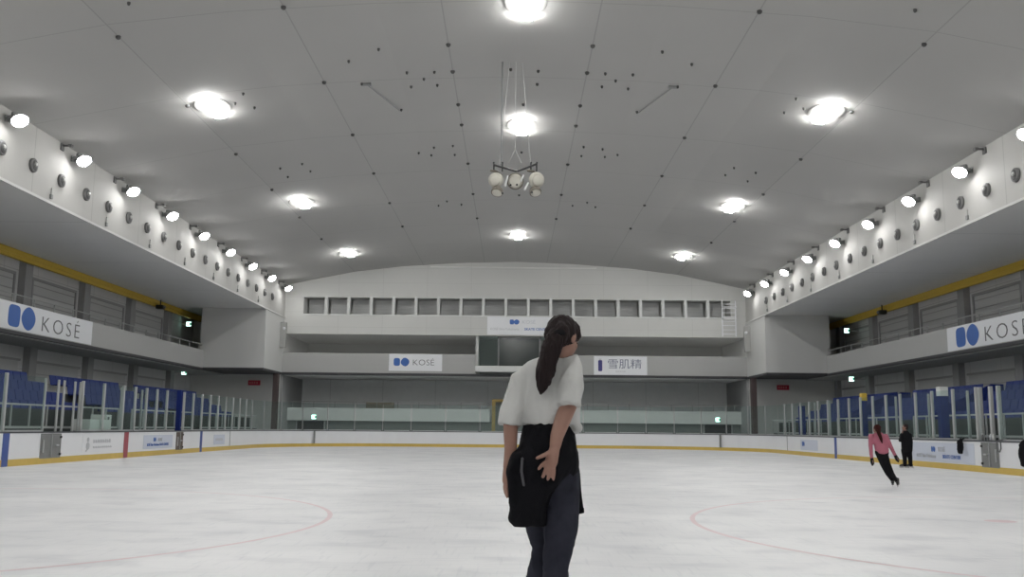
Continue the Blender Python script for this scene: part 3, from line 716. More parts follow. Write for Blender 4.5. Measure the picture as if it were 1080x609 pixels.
for i, (s, y) in enumerate(((-1, 37.7), (-1, 39.8), (-1, 41.5), (1, 33.0), (1, 36.1), (1, 39.2), (1, 47.4), (1, 49.7))):
    post(s*15.6, y, 2.7, m_post, 'bench_post', 'slim metal post of the players bench screen on the %s, %s along' % ('left' if s < 0 else 'right', nth(i if s < 0 else i-3)), 'post', .04)

# ------------------------------------------------------------------ stands with blue seats
blocks = [(26.0, 39.2), (40.6, 48.4), (49.8, 60.4)]
def seat_mesh():
    bm = bmesh.new()
    prof = [(0, 0), (.06, -.025), (.34, -.04), (.42, .0), (.50, .40), (.47, .42), (.39, .05), (.33, .015), (.05, .025), (0, .03)]
    prism(bm, prof, -.262, .262, 'xz')
    bevel(bm, .012, 1)
    return bm
seat0 = None; seat_leg0 = None
rowname = ['front row', 'second row', 'third row', 'back row']
for s, side in ((-1, 'left'), (1, 'right')):
    st = struct('grandstand_%s' % side, boxes(*[(s*(17.0+.8*i), s*(17.8+.8*i), 24, 61, 0, 1.22+.42*i) for i in range(4)], (s*20.2, s*20.6, 24, 61, 0, 2.6)), m_tier)
    struct('grandstand_front_%s' % side, box(s*16.85, s*17.0, 24, 61, 0, 1.78), m_front)
    for b_i, (ya, yb) in enumerate(blocks):
        for i in range(4):
            xw = 17.3+.8*i; lo = max(ya, xw*1.852-1.2)
            n = int((yb-lo)/.56)
            for k in range(n):
                y = yb-.3-.56*k
                if seat0 is None:
                    bm = seat_mesh(); bx(bm, .16, .22, -.03, .03, -.44, -.03)
                    seat0 = obj('stadium_seat', bm, m_seat); o = seat0
                else:
                    o = seat0.copy(); COL.objects.link(o)
                o.location = (s*xw, y, 1.22+.42*i+.46); o.rotation_euler = (0, 0, 0 if s > 0 else PI)
                o.scale = (1, 1, 1)
                tag(o, 'blue seat, %s of the %s stand, %s block, %s its far end' % (rowname[i], side, ['near', 'middle', 'far'][b_i], 'at' if k == 0 else nth(k)+' from'), 'seat', 'blue seats, %s, %s stand, %s block' % (rowname[i], side, ['near', 'middle', 'far'][b_i]))
    # railing in front of the seats
    for b_i, (ya, yb) in enumerate(blocks):
        t = thing('stand_railing', 'pale metal railing in front of the %s stand, %s section' % (side, ['near', 'middle', 'far'][b_i]), 'railing', (s*16.3, 0, 0), group='railings in front of the stands')
        obj('top_rail', box(-.03, .03, ya, yb, 1.86, 1.92), m_post, t)
        obj('bottom_rail', box(-.04, .04, ya, yb, 1.10, 1.18), m_post, t)
        n = int((yb-ya)/1.15)
        for k in range(n+1):
            y = ya+(yb-ya)*k/n; obj('baluster', box(-.025, .025, y-.025, y+.025, 0, 1.9), m_post, t)
        obj('infill_panel', box(.05, .06, ya, yb, .1, 1.1), m_front, t)
# blue partitions closing the seat blocks on the right
for i, (y, z1) in enumerate(((39.3, 3.0), (48.5, 2.9), (49.7, 2.95))):
    o = obj('end_panel', prism(bmesh.new(), [(16.9, 1.3), (20.1, 2.5), (20.1, 3.25), (19.6, 3.25), (16.9, 1.95)], y-.05, y+.05, 'xz'), m_pad)
    tag(o, 'blue end panel at the side of the right seat block, %s' % nth(i), 'panel')

# ------------------------------------------------------------------ loose things at the boards
t = thing('scorer_box', 'white box standing on the left board beside the gate', 'box', (-15.45, 35.0, BH+.045))
obj('body', bevel(box(-.3, .3, -.95, .85, 0, .42), .02), m_boxw, t)
obj('raised_end', bevel(box(-.3, .3, .4, .85, .42, .60), .02), m_boxw, t)
obj('port', boxes((.3, .315, .5, .62, .42, .52),), m_nozzle, t)
def hanging_cloth(name, label, cat, x, y, z1, z0, wdt, m=m_blackcloth):
    t = thing(name, label, cat, (x, y, z1))
    bm = bmesh.new(); h = z1-z0
    sweep(bm, [(0, 0, .03), (-.04, .02, -.15*h), (-.05, -.02, -.55*h), (-.05, .0, -h)], [(.04, wdt*.3), (.06, wdt*.5), (.08, wdt*.6), (.06, wdt*.42)], 18)
    fuse('cloth', bm, m, t, .02, 2, (.02, 8, 4))
    bm = bmesh.new(); sweep(bm, [(-.02, 0, -.02), (.06, 0, .055), (.10, 0, .055)], [.03, .025, .02], 8); obj('strap', bm, m, t, True)
    return t
hanging_cloth('hanging_jacket', 'dark jacket hanging over the right board beside the sign', 'jacket', 14.87, 32.1, 1.0, .60, .19)
hanging_cloth('hanging_coat', 'black coat hanging over the right board at the frame edge', 'coat', 14.84, 28.02, 1.0, .34, .30)
t = thing('coiled_strap', 'thin dark strap looped over the right board next to the gate', 'strap', (14.94, 29.7, .98))
bm = bmesh.new(); sweep(bm, [(-.04, -.12, .0), (-.04, -.12, -.2), (-.04, -.04, -.30), (-.04, .06, -.29), (-.04, .12, -.18), (-.04, .1, .02), (.03, .08, .062), (.08, .0, .062)], [.02]*8, 8); obj('loop', bm, m_letter, t, True)
for i, (y, lab) in enumerate(((30.35, 'nearest'), (30.55, 'middle'), (31.05, 'farthest'))):
    t = thing('bottle', 'small drinks bottle standing on the right board cap, %s of three' % lab, 'bottle', (15.08, y, BH+.045), group='bottles on the right board')
    bm = bmesh.new(); sweep(bm, [(0, 0, 0), (0, 0, .15), (0, 0, .19)], [.035, .035, .016], 12, cap=False); obj('body', bm, [m_boxw, m_letter2, m_nozzle][i], t, True)
    bm = bmesh.new(); cyl(bm, (0, 0, .19), (0, 0, .215), .018); obj('cap', bm, m_band, t)
# array loudspeakers and ladder at the far corners
for s, side in ((-1, 'left'), (1, 'right')):
    t = thing('column_speaker', 'slim grey column loudspeaker at the far %s corner' % side, 'loudspeaker', (s*15.95, 65.0, 6.6))
    obj('cabinet', bevel(box(-.2, .2, -.15, .15, 0, 1.75), .03), m_housing, t)
    obj('mount_arm', boxes((s*.0, s*.2, -.05, .05, 1.3, 1.4), (s*.0, s*.2, -.05, .05, .3, .4)), m_gate, t)
    bm = bmesh.new(); ell(bm, (-s*.1, -.2, 1.3), (.1, .1, .1)); obj('camera_dome', bm, m_sign, t, True)
t = thing('wall_ladder', 'white caged ladder on the far wall by the last opening', 'ladder', (15.0, 65.9, 7.7))
obj('stile', boxes((-.62, -.55, -.35, -.29, 0, 2.5), (.30, .37, -.35, -.29, 0, 2.5)), m_sign, t)
for k in range(8): obj('rung', box(-.6, .35, -.34, -.30, .15+.3*k, .19+.3*k), m_sign, t)
for zz in (1.2, 2.0): obj('cage_hoop', boxes((-.62, .37, -.7, -.66, zz, zz+.05), (-.62, -.58, -.7, -.3, zz, zz+.05), (.33, .37, -.7, -.3, zz, zz+.05)), m_sign, t)

# exit signs, red signs
def exit_sign(px, py, Y, rot, label, arm=0):
    p = at(px, py, Y)
    t = thing('exit_sign', label, 'exit sign', p, rot, 'small glowing green exit signs')
    obj('housing', bevel(box(-.19, .19, .0, .08, -.17, .17), .01, 1), m_housing, t)
    if arm: obj('wall_arm', box(0, arm, .02, .06, -.03, .03), m_housing, t)
    obj('face', box(-.15, .15, -.02, 0, -.14, .14), m_exit, t)
    bm = bmesh.new(); bx(bm, .06, .17, -.026, -.02, -.09, .09); bx(bm, -.14, -.06, -.026, -.02, -.07, -.03); bx(bm, -.10, -.04, -.026, -.02, -.03, .04); ell(bm, (-.05, -.022, .07), (.025, .006, .025), u=8, v=6)
    obj('running_figure', bm, m_exit_g, t)
exit_sign(199, 342, 63.6, 0, 'glowing exit sign at the far end above the left balcony', -.95)
exit_sign(194, 393, 62.5, 0, 'glowing exit sign at the far end under the left balcony', -1.0)
exit_sign(893, 349, 61.6, 0, 'glowing exit sign at the far end above the right balcony', 1.0)
exit_sign(898, 400, 61.0, 0, 'glowing exit sign at the far end under the right balcony', 1.0)
exit_sign(331, 440, 67.92, 0, 'glowing exit sign over the far left dark door')
exit_sign(757, 443, 67.92, 0, 'glowing exit sign over the far right dark door')
for px, py, side in ((268, 404, 'left'), (826, 409, 'right')):
    p = at(px, py, 65.9); t = thing('red_sign', 'small dark red sign on the wall in the far %s corner' % side, 'sign', p)
    obj('plate', bevel(box(-.42, .42, 0, .08, -.17, .17), .01, 1), m_redsign, t)
    obj('lettering', boxes(*[(-.32+.16*k, -.24+.16*k, -.01, 0, -.07, .07) for k in range(4)]), mat('red_sign_letters', (.5, .2, .2), .5), t)

# ------------------------------------------------------------------ big signs
def kose_sign(label, org, r, wdt, hgt, group=None, small=False, u0=1.5, letters=True):
    t = thing('advertising_sign', label, 'sign', org, group=group)
    R = Vector(r); N = R.cross(Vector(UP)); O = Vector((0, 0, 0))
    flat('panel', [[(0, 0), (wdt, 0), (wdt, hgt), (0, hgt)]], m_sign, t, O, r, UP, .03)
    return t, O+N*.03, R
t, O, R = kose_sign('long white sign with blue mark and KOSÉ letters on the left balcony', (-20.05, 36.0, 4.96), (0, 1, 0), 8.6, 1.08)
flat('logo', [blob(1.52, .55, .45, .44, 4.0, -.03), blob(2.65, .55, .56, .48, 1.75, .0)], m_logo, t, O, R, UP, .012)
text('lettering', 'KOSÉ', .93, m_letter, t, O+R*3.68+Vector((0, 0, .16)), R, UP, sx=1.38, thin=-.013, gap=1.28)
t, O, R = kose_sign('long white sign with blue mark and KOSÉ letters on the right balcony', (20.05, 43.9, 4.96), (0, -1, 0), 8.9, 1.08)
flat('logo', [blob(1.35, .55, .45, .44, 4.0, .03), blob(2.46, .55, .56, .48, 1.75, .0)], m_logo, t, O, R, UP, .012)
text('lettering', 'KOSÉ', .93, m_letter, t, O+R*3.42+Vector((0, 0, .16)), R, UP, sx=1.38, thin=-.013, gap=1.28)
t, O, R = kose_sign('small KOSÉ sign on the far gallery parapet, left of the booth', (-8.75, YF, 5.13), (1, 0, 0), 3.7, 1.18)
flat('logo', [blob(.55, .62, .22, .27, 4), blob(1.12, .62, .30, .30, 1.7, .2)], m_logo, t, O, R, UP, .012)
text('lettering', 'KOSÉ', .58, m_letter, t, O+R*1.62+Vector((0, 0, .40)), R, UP, sx=1.1, thin=-.008)
t, O, R = kose_sign('sign with violet bottle and Japanese letters, right of the booth', (5.5, YF, 4.99), (1, 0, 0), 3.7, 1.3)
flat('bottle_mark', [rrect(.30, .58, .25, 1.02, .08)], m_violet, t, O, R, UP, .012)
flat('bottle_cap', [rrect(.36, .52, 1.04, 1.12, .02)], m_letter2, t, O, R, UP, .012)
text('lettering', '雪肌精', .72, mat('letter_slate', (.20, .22, .30), .5), t, O+R*.92+Vector((0, 0, .50)), R, UP, sx=1.12)
text('lettering', 'SEKKISEI', .17, m_letter2, t, O+R*1.5+Vector((0, 0, .18)), R, UP, sx=1.1)
t, O, R = kose_sign('wide pale sign with blue mark above the glazed booth', (-1.95, YF, 7.72), (1, 0, 0), 4.6, 1.28)
flat('logo', [blob(1.72, .90, .15, .17, 4), blob(2.05, .90, .20, .18, 1.7, .2)], m_logo, t, O, R, UP, .012)
text('lettering', 'KOSÉ', .36, mat('letter_faint', (.55, .57, .62), .5), t, O+R*2.42+Vector((0, 0, .78)), R, UP, sx=1.1, thin=-.004)
text('lettering', 'KOSÉ Shin-Yokohama', .24, m_letter2, t, O+R*.22+Vector((0, 0, .32)), R, UP, sx=.93)
text('lettering', 'SKATE CENTER', .24, m_logo, t, O+R*2.6+Vector((0, 0, .32)), R, UP, sx=1.05, thin=.004)

# ------------------------------------------------------------------ people
def blade_and_boot(parent, name, ank, toe_dir, m, k=1.0):
    """skate: boot up to the ankle, blade down to the ice"""
    f = Vector((toe_dir[0], toe_dir[1], 0)).normalized(); a = Vector(ank); g = Vector((a.x, a.y, 0))
    bm = bmesh.new()
    sweep(bm, [a+Vector((0, 0, .07*k)), a, g+f*.0+Vector((0, 0, .12*k))], [.048*k, .046*k, .045*k], 14)
    sweep(bm, [g-f*.055*k+Vector((0, 0, .105*k)), g+f*.05*k+Vector((0, 0, .11*k)), g+f*.13*k+Vector((0, 0, .095*k)), g+f*.17*k+Vector((0, 0, .085*k))], [(.036*k, .04*k), (.042*k, .045*k), (.045*k, .035*k), (.035*k, .026*k)], 14)
    b = fuse(name, bm, m, parent, .012*k, 2)
    bm = bmesh.new()
    sweep(bm, [g-f*.095*k+Vector((0, 0, .058*k)), g+f*.19*k+Vector((0, 0, .052*k))], [(.032*k, .008*k), (.036*k, .008*k)], 10, cap=False)
    obj('sole', bm, m_bootb, b)
    sd = f.cross(Vector((0, 0, 1))); bm = bmesh.new()
    pr = [(-.11, .0), (.15, .0), (.19, .012), (.20, .03), (.17, .03), (.15, .05), (.05, .05), (.045, .022), (-.03, .022), (-.035, .05), (-.09, .05), (-.095, .02), (-.13, .018)]
    va = [bm.verts.new(g+f*x*k+Vector((0, 0, z*k))+sd*.002) for x, z in pr]; vb = [bm.verts.new(g+f*x*k+Vector((0, 0, z*k))-sd*.002) for x, z in pr]
    bm.faces.new(va); bm.faces.new(vb[::-1])
    for i in range(len(pr)): bm.faces.new((va[i], vb[i], vb[(i+1) % len(pr)], va[(i+1) % len(pr)]))
    bmesh.ops.recalc_face_normals(bm, faces=bm.faces[:]); obj('blade', bm, m_blade, b)
def head_shapes(bm, c, rot, k=1.0):
    """head with face: cranium, jaw, brow, nose, lips, ears; local +y is forward"""
    def P(x, y, z): return Vector(c)+rot @ Vector((x*k, y*k, z*k))
    ell(bm, P(0, -.012, .022), (.074*k, .092*k, .088*k), rot)
    ell(bm, P(0, .028, -.035), (.060*k, .062*k, .070*k), rot)
    ell(bm, P(0, .052, -.083), (.030*k, .030*k, .026*k), rot)
    ell(bm, P(-.032, .055, -.022), (.026*k, .024*k, .024*k), rot); ell(bm, P(.032, .055, -.022), (.026*k, .024*k, .024*k), rot)
    ell(bm, P(0, .066, .022), (.052*k, .018*k, .014*k), rot)
    sweep(bm, [P(0, .082, .010), P(0, .098, -.018), P(0, .102, -.028)], [.008*k, .011*k, .013*k], 10)
    ell(bm, P(0, .083, -.053), (.024*k, .012*k, .007*k), rot); ell(bm, P(0, .080, -.064), (.020*k, .012*k, .008*k), rot)
    for s in (-1, 1): ell(bm, P(s*.076, -.008, -.008), (.010*k, .019*k, .031*k), rot)
    return P
def face_bits(parent, P, k=1.0):
    bm = bmesh.new()
    for s in (-1, 1): ell(bm, P(s*.031, .072, .004), (.013*k, .010*k, .007*k), u=12, v=8)
    obj('eyes', bm, m_eye, parent, True)
    bm = bmesh.new(); sweep(bm, [P(-.022, .090, -.058), P(0, .096, -.057), P(.022, .090, -.058)], [.003*k, .0045*k, .003*k], 8); obj('lips', bm, m_lip, parent, True)

# --- the woman in front: built at her distance, 4.5 m from the camera
WY = 4.5
def Wp(px, py, dy=0.0): return at(px, py, WY+dy)
S = WY/F    # metres per pixel at her distance
hr_ = Matrix.Rotation(math.radians(-42), 3, 'Z') @ Matrix.Rotation(math.radians(-24), 3, 'X')
woman = thing('person', 'person in white T-shirt seen from behind, long dark ponytail, black jacket round the waist', 'person', (.15, WY+.05, 0))
wo = Vector((.15, WY+.05, 0))
def to_local(bm, o):
    for v in bm.verts: v.co -= o
    return bm
bm = bmesh.new()
HC = Wp(594.5, 357, -.02)
PH = head_shapes(bm, HC, hr_, .88)
sweep(bm, [Wp(585, 384, .02), Wp(590, 374, .01), HC+Vector((-.01, .0, -.05))], [.058, .052, .055], 20)              # neck
loft(bm, [(Wp(581, y).x, WY+.02, Wp(581, y).z, hx*S, .075) for y, hx in ((379, 15), (384, 24), (395, 27), (420, 25), (445, 22))])      # trunk
loft(bm, [(Wp(x, y).x, WY+.03, Wp(x, y).z, hx*S, d) for y, x, hx, d in ((440, 580, 22, .085), (465, 580, 24, .10), (500, 581, 26, .11), (515, 581, 25, .10))])
# right arm, brought behind her: shoulder, elbow, wrist
RA = [Wp(598, 393, .0), Wp(603.5, 410, -.06), Wp(600, 427, -.08), Wp(593, 444, -.11), Wp(587.5, 460, -.145), Wp(585.5, 471, -.16)]
sweep(bm, RA, [.036, .040, .040, .038, .031, .026], 18)
# left arm hanging at her side
LA = [Wp(558, 399, .02), Wp(544.5, 420, .0), Wp(538.5, 444, -.02), Wp(538.5, 458, -.03), Wp(538.5, 475, -.035), Wp(535.5, 494, -.03)]
sweep(bm, LA, [.030, .038, .036, .033, .029, .022], 18)
def fingers(bm, base, tips):
    for pts, r in tips: sweep(bm, pts, [r*1.05, r, r*.95, r*.8][:len(pts)], 10)
# right hand: palm turned to the camera, five separate fingers
q = lambda x, y, d: Wp(x, y, -.17+d)
sweep(bm, [q(585.5, 471, .01), q(583.5, 479, .0), q(581.5, 487, .0), q(580, 491.5, .0)], [(.026, .020), (.032, .018), (.037, .016), (.034, .014)], 16)
fingers(bm, None, [
    ([q(580, 477, -.0), q(575, 480, -.01), q(570.5, 481.8, -.012), q(566.5, 483.5, -.012)], .0105),
    ([q(576.5, 487, .0), q(573, 489.5, -.006), q(570.5, 492, -.010), q(568.2, 495, -.008)], .0095),
    ([q(577.5, 491, .0), q(575.5, 496, -.004), q(573.8, 500, -.006), q(572.4, 503.5, -.003)], .0098),
    ([q(580.7, 492, .0), q(579.8, 498, -.003), q(578.8, 502.5, -.004), q(577.8, 506, .0)], .0095),
    ([q(584, 490, .0), q(584.4, 496, -.002), q(584.2, 501, -.003), q(583.6, 506, .0)], .0086)])
# left hand
p = lambda x, y, d: Wp(x, y, -.03+d)
sweep(bm, [p(535.5, 494, 0), p(534.5, 501, 0), p(533.5, 508, 0)], [(.021, .022), (.020, .036), (.017, .036)], 16, up=(0, 1, 0))
fingers(bm, None, [
    ([p(535.5, 500, -.02), p(537, 506, -.035), p(537.2, 511, -.038)], .0100),
    ([p(534, 507, -.026), p(534, 514, -.030), p(534.8, 519.5, -.026), p(535.8, 523, -.020)], .0092),
    ([p(533.3, 507, -.008), p(532.8, 515, -.010), p(533.8, 521, -.006), p(535, 524.5, .0)], .0094),
    ([p(533, 507, .010), p(532.2, 514, .010), p(533, 519.5, .014), p(534.2, 523, .018)], .0090),
    ([p(533, 506, .026), p(532.4, 511.5, .030), p(533.2, 516, .034), p(534, 518.5, .036)], .0082)])
# legs inside the leggings continue to the feet
RL = [Wp(592, 505, .03), Wp(592, 535, .03), Wp(591, 560, .0), Wp(588.5, 580, -.02), Wp(586, 600, -.02), Wp(586, 622, .02), Wp(586, 650, .05), Wp(586, 680, .07)]
LL = [Wp(569, 505, .04), Wp(567, 535, .06), Wp(567, 558, .10), Wp(570, 580, .12), Wp(568, 598, .12), Wp(564, 620, .14), Wp(560, 648, .16), Wp(556, 674, .18)]
sweep(bm, RL, [.075, .073, .065, .056, .050, .050, .046, .036], 18); sweep(bm, LL, [.075, .062, .046, .034, .040, .044, .040, .032], 18)
body = fuse('body', to_local(bm, wo), m_skin, woman, .0052, 2)
def PHl(x, y, z): return PH(x, y, z)-wo
face_bits(woman, PHl, .88)

# T-shirt
bm = bmesh.new()
TR = [(373, 592, 7, .055), (376.5, 588, 16, .070), (380.5, 584.5, 25, .085), (387, 582, 30.5, .098), (402, 581.5, 31.5, .112), (420, 581, 30.5, .118), (436, 581.5, 30.3, .122), (446, 582, 30, .120), (450, 582, 29.2, .116)]
loft(bm, [(Wp(x, y).x, WY+.03, Wp(x, y).z, hx*S, d) for y, x, hx, d in TR], 40, 2.4)
ell(bm, Wp(606, 451, .04), (.036, .085, .030))
sweep(bm, [Wp(600.5, 382, -.01), Wp(603.5, 392, -.045), Wp(602.5, 406, -.085), Wp(600.5, 420, -.11), Wp(600, 428, -.118)], [(.050, .058), (.054, .058), (.058, .058), (.060, .060), (.061, .061)], 22, cap=False)
sweep(bm, [Wp(559.5, 393, .02), Wp(550.5, 402, .01), Wp(543.5, 420, -.005), Wp(539.5, 438, -.02), Wp(537.8, 449.5, -.025)], [(.046, .050), (.050, .058), (.052, .058), (.052, .058), (.053, .058)], 22, cap=False)
shirt = fuse('t_shirt', to_local(bm, wo), m_shirt, woman, .009, 2, (.010, 10, 6))
bm = bmesh.new()
ctr = Wp(587, 377.5, .02)-wo; pts = [ctr+Vector((.072*math.cos(t), .062*math.sin(t), .014*math.cos(t)+.006*math.sin(t))) for t in [2*PI*k/24 for k in range(25)]]
sweep(bm, pts, [.009]*25, 8, cap=False); obj('collar', bm, m_shirt, shirt, True)

# hair: cap over the skull and the long ponytail falling over the back
bm = bmesh.new()
def HP(x, y, z): return HC+hr_ @ Vector((x, y, z))*.88
ell(bm, HP(0, -.026, .034), (.073, .082, .072), hr_)
ell(bm, HP(0, -.045, .000), (.071, .066, .068), hr_)
ell(bm, HP(-.024, -.004, .042), (.052, .074, .054), hr_); ell(bm, HP(.024, -.004, .042), (.052, .074, .054), hr_)
ell(bm, HP(.060, .004, .034), (.020, .048, .040), hr_); ell(bm, HP(.062, -.010, -.002), (.016, .030, .036), hr_); ell(bm, HP(-.060, .004, .034), (.020, .048, .040), hr_)
PT = [Wp(591, 348, -.08), Wp(586, 358, -.105), Wp(581.5, 368, -.12), Wp(578, 380, -.125), Wp(576.5, 391, -.130), Wp(573.5, 402, -.133), Wp(570.8, 410, -.13), Wp(569.5, 415, -.125)]
sweep(bm, PT, [(.046, .040), (.050, .042), (.053, .040), (.053, .036), (.050, .032), (.042, .026), (.026, .018), (.012, .010)], 22)
sweep(bm, [Wp(584, 352, -.06), Wp(577.5, 368, -.08), Wp(570, 384, -.10), Wp(567.5, 398, -.115), Wp(567, 409, -.12)], [.024, .018, .016, .014, .006], 12)
hair = fuse('hair', to_local(bm, wo), m_hair, woman, .007, 2, (.007, 45, 6))
bm = bmesh.new(); ell(bm, Wp(590, 352, -.115)-wo, (.034, .028, .020)); obj('hair_tie', bm, m_blackcloth, hair, True)

# leggings
bm = bmesh.new()
loft(bm, [(Wp(x, y).x, WY+.035, Wp(x, y).z, hx*S, d) for y, x, hx, d in ((452, 579, 25.5, .10), (470, 579.5, 28, .115), (490, 581, 29, .125), (505, 583, 28.5, .122), (516, 584, 27, .11))], 32)
sweep(bm, RL, [.085, .085, .080, .068, .060, .058, .053, .043], 22); sweep(bm, LL, [.082, .074, .056, .040, .047, .051, .046, .038], 22)
fuse('leggings', to_local(bm, wo), m_pants, woman, .009, 2, (.004, 22, 14))

# jacket tied round the waist, with its hanging side, front flap and zip
bm = bmesh.new()
JR = [(447, 578, 25, .122), (455, 578.5, 26.5, .13), (464, 578.5, 28.5, .142), (474, 577.5, 30.5, .152), (484, 574.5, 34, .160), (495, 572, 36, .162), (503, 569, 34.5, .160), (510, 565, 29.5, .155), (520, 560, 23.5, .148), (530, 558.5, 20, .140), (540, 557, 19, .138), (549, 556.5, 20, .132), (551.5, 557.5, 19.5, .128), (554.5, 558.5, 17, .12)]
loft(bm, [(Wp(x, y).x, WY+.03, Wp(x, y).z, hx*S, d) for y, x, hx, d in JR], 40, 2.5)
sweep(bm, [Wp(545, 482, -.05), Wp(541, 500, -.04), Wp(542, 520, -.03), Wp(544, 536, -.03), Wp(543, 547, -.03)], [(.030, .07), (.032, .07), (.028, .065), (.026, .06), (.030, .05)], 18, up=(0, 1, 0))
sweep(bm, [Wp(602, 478, .02), Wp(603, 496, .03)], [(.035, .10), (.03, .09)], 18, up=(0, 1, 0))
jacket = fuse('waist_jacket', to_local(bm, wo), m_jacket, woman, .009, 2, (.010, 11, 6))
bm = bmesh.new(); sweep(bm, [Wp(600, 470, .15)-wo, Wp(604, 500, .18)-wo, Wp(607, 525, .19)-wo, Wp(608.5, 541, .19)-wo], [(.03, .04), (.04, .03), (.036, .02), (.046, .012)], 16)
fuse('jacket_sleeve', bm, m_jacket, jacket, .010, 1)
bm = bmesh.new(); sweep(bm, [Wp(551, 484, -.150)-wo, Wp(550, 497, -.155)-wo, Wp(552.5, 512, -.150)-wo], [.006, .006, .006], 8); obj('zip', bm, m_zip, jacket, True)
bm = bmesh.new()
for a in (RL[-1], LL[-1]): pass
blade_and_boot(woman, 'skate', RL[-1]-wo, (.25, 1), m_boot)
blade_and_boot(woman, 'skate', LL[-1]-wo, (-.1, 1), m_boot)

# --- small skater in a pink top leaning on an edge
def figure(Y, root_px, label, spec):
    base = at(root_px[0], root_px[1], Y); base = Vector((base.x, Y, 0))
    g = thing('person', label, 'person', base)
    def A(x, y, d=0): return at(x, y, Y+d)-base
    return g, A
g, A = figure(22.3, (945, 514), 'person in pink top and black trousers skating away, leaning, red-brown ponytail', None)
s1 = 22.3/F
hrot = Matrix.Rotation(math.radians(20), 3, 'Z') @ Matrix.Rotation(math.radians(-10), 3, 'X')
bm = bmesh.new(); hc = A(924.6, 453.0)
P = head_shapes(bm, hc, hrot, .93)
sweep(bm, [A(926, 461), hc+Vector((0, 0, -.04))], [.045, .045], 12)
sweep(bm, [A(926, 462), A(928, 467), A(930.5, 476)], [(.11, .05), (.10, .05), (.10, .06)], 16)
armL = [A(918.6, 460.3), A(918.2, 470), A(918.8, 479), A(919.6, 484.5)]
armR = [A(934.0, 460.3), A(938.2, 469), A(942, 476.5), A(944.6, 481.5)]
for arm in (armL, armR):
    sweep(bm, arm, [.045, .036, .026, .024], 10)
    e = arm[-1]; d = (arm[-1]-arm[-2]).normalized(); sd = Vector((1, 0, 0)); fw = Vector((0, 1, 0))
    sweep(bm, [e, e+d*.07], [(.02, .036), (.016, .04)], 10, up=(1, 0, 0))
    for j in range(4): sweep(bm, [e+d*.06+fw*(j-1.5)*.020, e+d*(.10+.01*(j in (1, 2)))+fw*(j-1.5)*.021, e+d*.135+fw*(j-1.5)*.018+sd*-.01], [.009, .0085, .007], 8)
    sweep(bm, [e+d*.03-fw*.035, e+d*.07-fw*.055, e+d*.095-fw*.055], [.010, .009, .008], 8)
legR = [A(931.5, 476), A(936, 489.5, .05), A(941, 500, .0), A(946.5, 509)]
legL = [A(927, 477), A(931.5, 490, .1), A(936, 500, .1), A(941.3, 507.0, .1)]
for lg in (legR, legL): sweep(bm, lg, [.075, .055, .045, .035], 12)
fuse('body', bm, m_skin, g, .010, 1)
face_bits(g, P, .93)
bm = bmesh.new(); ell(bm, P(0, -.030, .026), (.082, .090, .085), hrot); ell(bm, P(0, -.05, -.01), (.07, .06, .07), hrot)
sweep(bm, [A(924.5, 450, -.1), A(927, 457, -.13), A(929.5, 464, -.12), A(930.5, 468, -.11)], [.05, .045, .035, .012], 12)
fuse('hair', bm, mat('red_brown_hair', (.035, .008, .007), .8, spec=.15), g, .012, 1)
bm = bmesh.new()
sweep(bm, [A(926, 459.3), A(926.5, 462), A(928.3, 468), A(930, 474.5), A(930.3, 476.5)], [(.13, .08), (.18, .10), (.15, .115), (.155, .13), (.155, .13)], 20)
sweep(bm, armL, [.062, .050, .040, .036], 12); sweep(bm, armR, [.062, .050, .040, .036], 12)
fuse('pink_top', bm, m_pink, g, .014, 2)
bm = bmesh.new(); sweep(bm, [A(930, 475.5), A(930.5, 478.5)], [(.14, .10), (.155, .115)], 18)
sweep(bm, legR, [.095, .070, .050, .042], 14); sweep(bm, legL, [.095, .070, .050, .042], 14)
fuse('trousers', bm, m_blackcloth, g, .014, 2)
for arm in (armL, armR):
    bm = bmesh.new(); e = arm[-1]; d = (arm[-1]-arm[-2]).normalized(); sweep(bm, [e-d*.03, e+d*.07, e+d*.10], [.036, .046, .042], 10)
    for j in range(4): sweep(bm, [e+d*.08+Vector((0, (j-1.5)*.022, 0)), e+d*.15+Vector((-.01, (j-1.5)*.022, 0))], [.013, .011], 8)
    fuse('glove', bm, m_blackcloth, g, .010, 1)
for lg, dr_ in ((legR, (.5, 1)), (legL, (.4, 1))):
    blade_and_boot(g, 'skate', Vector((lg[-1].x, lg[-1].y, max(.12, lg[-1].z))), dr_, m_bootb, .9)

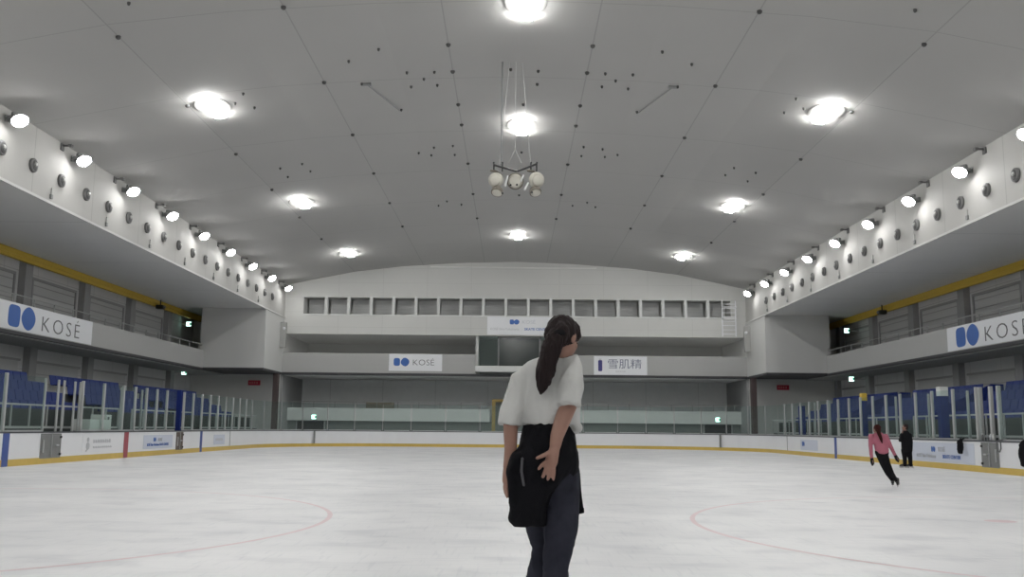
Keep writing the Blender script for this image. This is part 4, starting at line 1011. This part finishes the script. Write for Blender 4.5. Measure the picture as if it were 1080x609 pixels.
# --- child all in black by the boards, looking left
g, A = figure(34.0, (957, 494), 'person dressed all in black standing at the right board', None)
hrot = Matrix.Rotation(math.radians(75), 3, 'Z')
bm = bmesh.new(); hc = A(954.4, 451.0); P = head_shapes(bm, hc, hrot, .98)
sweep(bm, [A(955, 457), hc+Vector((0, 0, -.05))], [.05, .048], 12)
sweep(bm, [A(955.3, 459.5), A(955.5, 466), A(956, 475)], [(.11, .06), (.11, .07), (.12, .07)], 16)
aR = [A(959.6, 459), A(961.0, 467), A(961.2, 474.5), A(961, 477)]; aL = [A(950.8, 459.2), A(949.3, 465), A(950.5, 460, -.18), A(951.2, 457.5, -.2)]
for arm in (aR, aL):
    sweep(bm, arm[1:], [.036, .032, .026], 10); e = arm[-1]; d = (arm[-1]-arm[-2]).normalized()
    for j in range(4): sweep(bm, [e, e+d*.07+Vector((0, (j-1.5)*.022, 0)), e+d*.14+Vector((0, (j-1.5)*.022, 0))], [.02, .010, .008], 8)
    sweep(bm, [e, e+d*.05+Vector((0, -.055, 0))], [.018, .010], 8)
lR = [A(958.5, 475), A(959.8, 483), A(960.4, 491)]; lL = [A(953.5, 475), A(954.2, 483), A(954.5, 491)]
for lg in (lR, lL): sweep(bm, lg, [.08, .058, .04], 12)
fuse('body', bm, m_skin, g, .012, 1)
face_bits(g, P, .98)
bm = bmesh.new(); ell(bm, P(0, -.030, .032), (.086, .094, .090), hrot); ell(bm, P(0, -.05, -.02), (.078, .06, .075), hrot); fuse('hair', bm, m_hair, g, .012, 1)
bm = bmesh.new(); sweep(bm, [A(955.2, 456.6), A(955.3, 460), A(955.6, 468), A(956, 476.5)], [(.12, .09), (.19, .12), (.17, .12), (.175, .12)], 20)
for arm in (aR, aL): sweep(bm, arm, [.07, .06, .045, .036], 12)
fuse('black_jacket', bm, m_blackcloth, g, .016, 2)
bm = bmesh.new()
for lg in (lR, lL): sweep(bm, lg, [.105, .08, .066], 14)
fuse('trousers', bm, m_blackcloth, g, .014, 2)
for lg in (lR, lL): blade_and_boot(g, 'skate', Vector((lg[-1].x, lg[-1].y, .13)), (-.9, .4), m_bootb, 1)
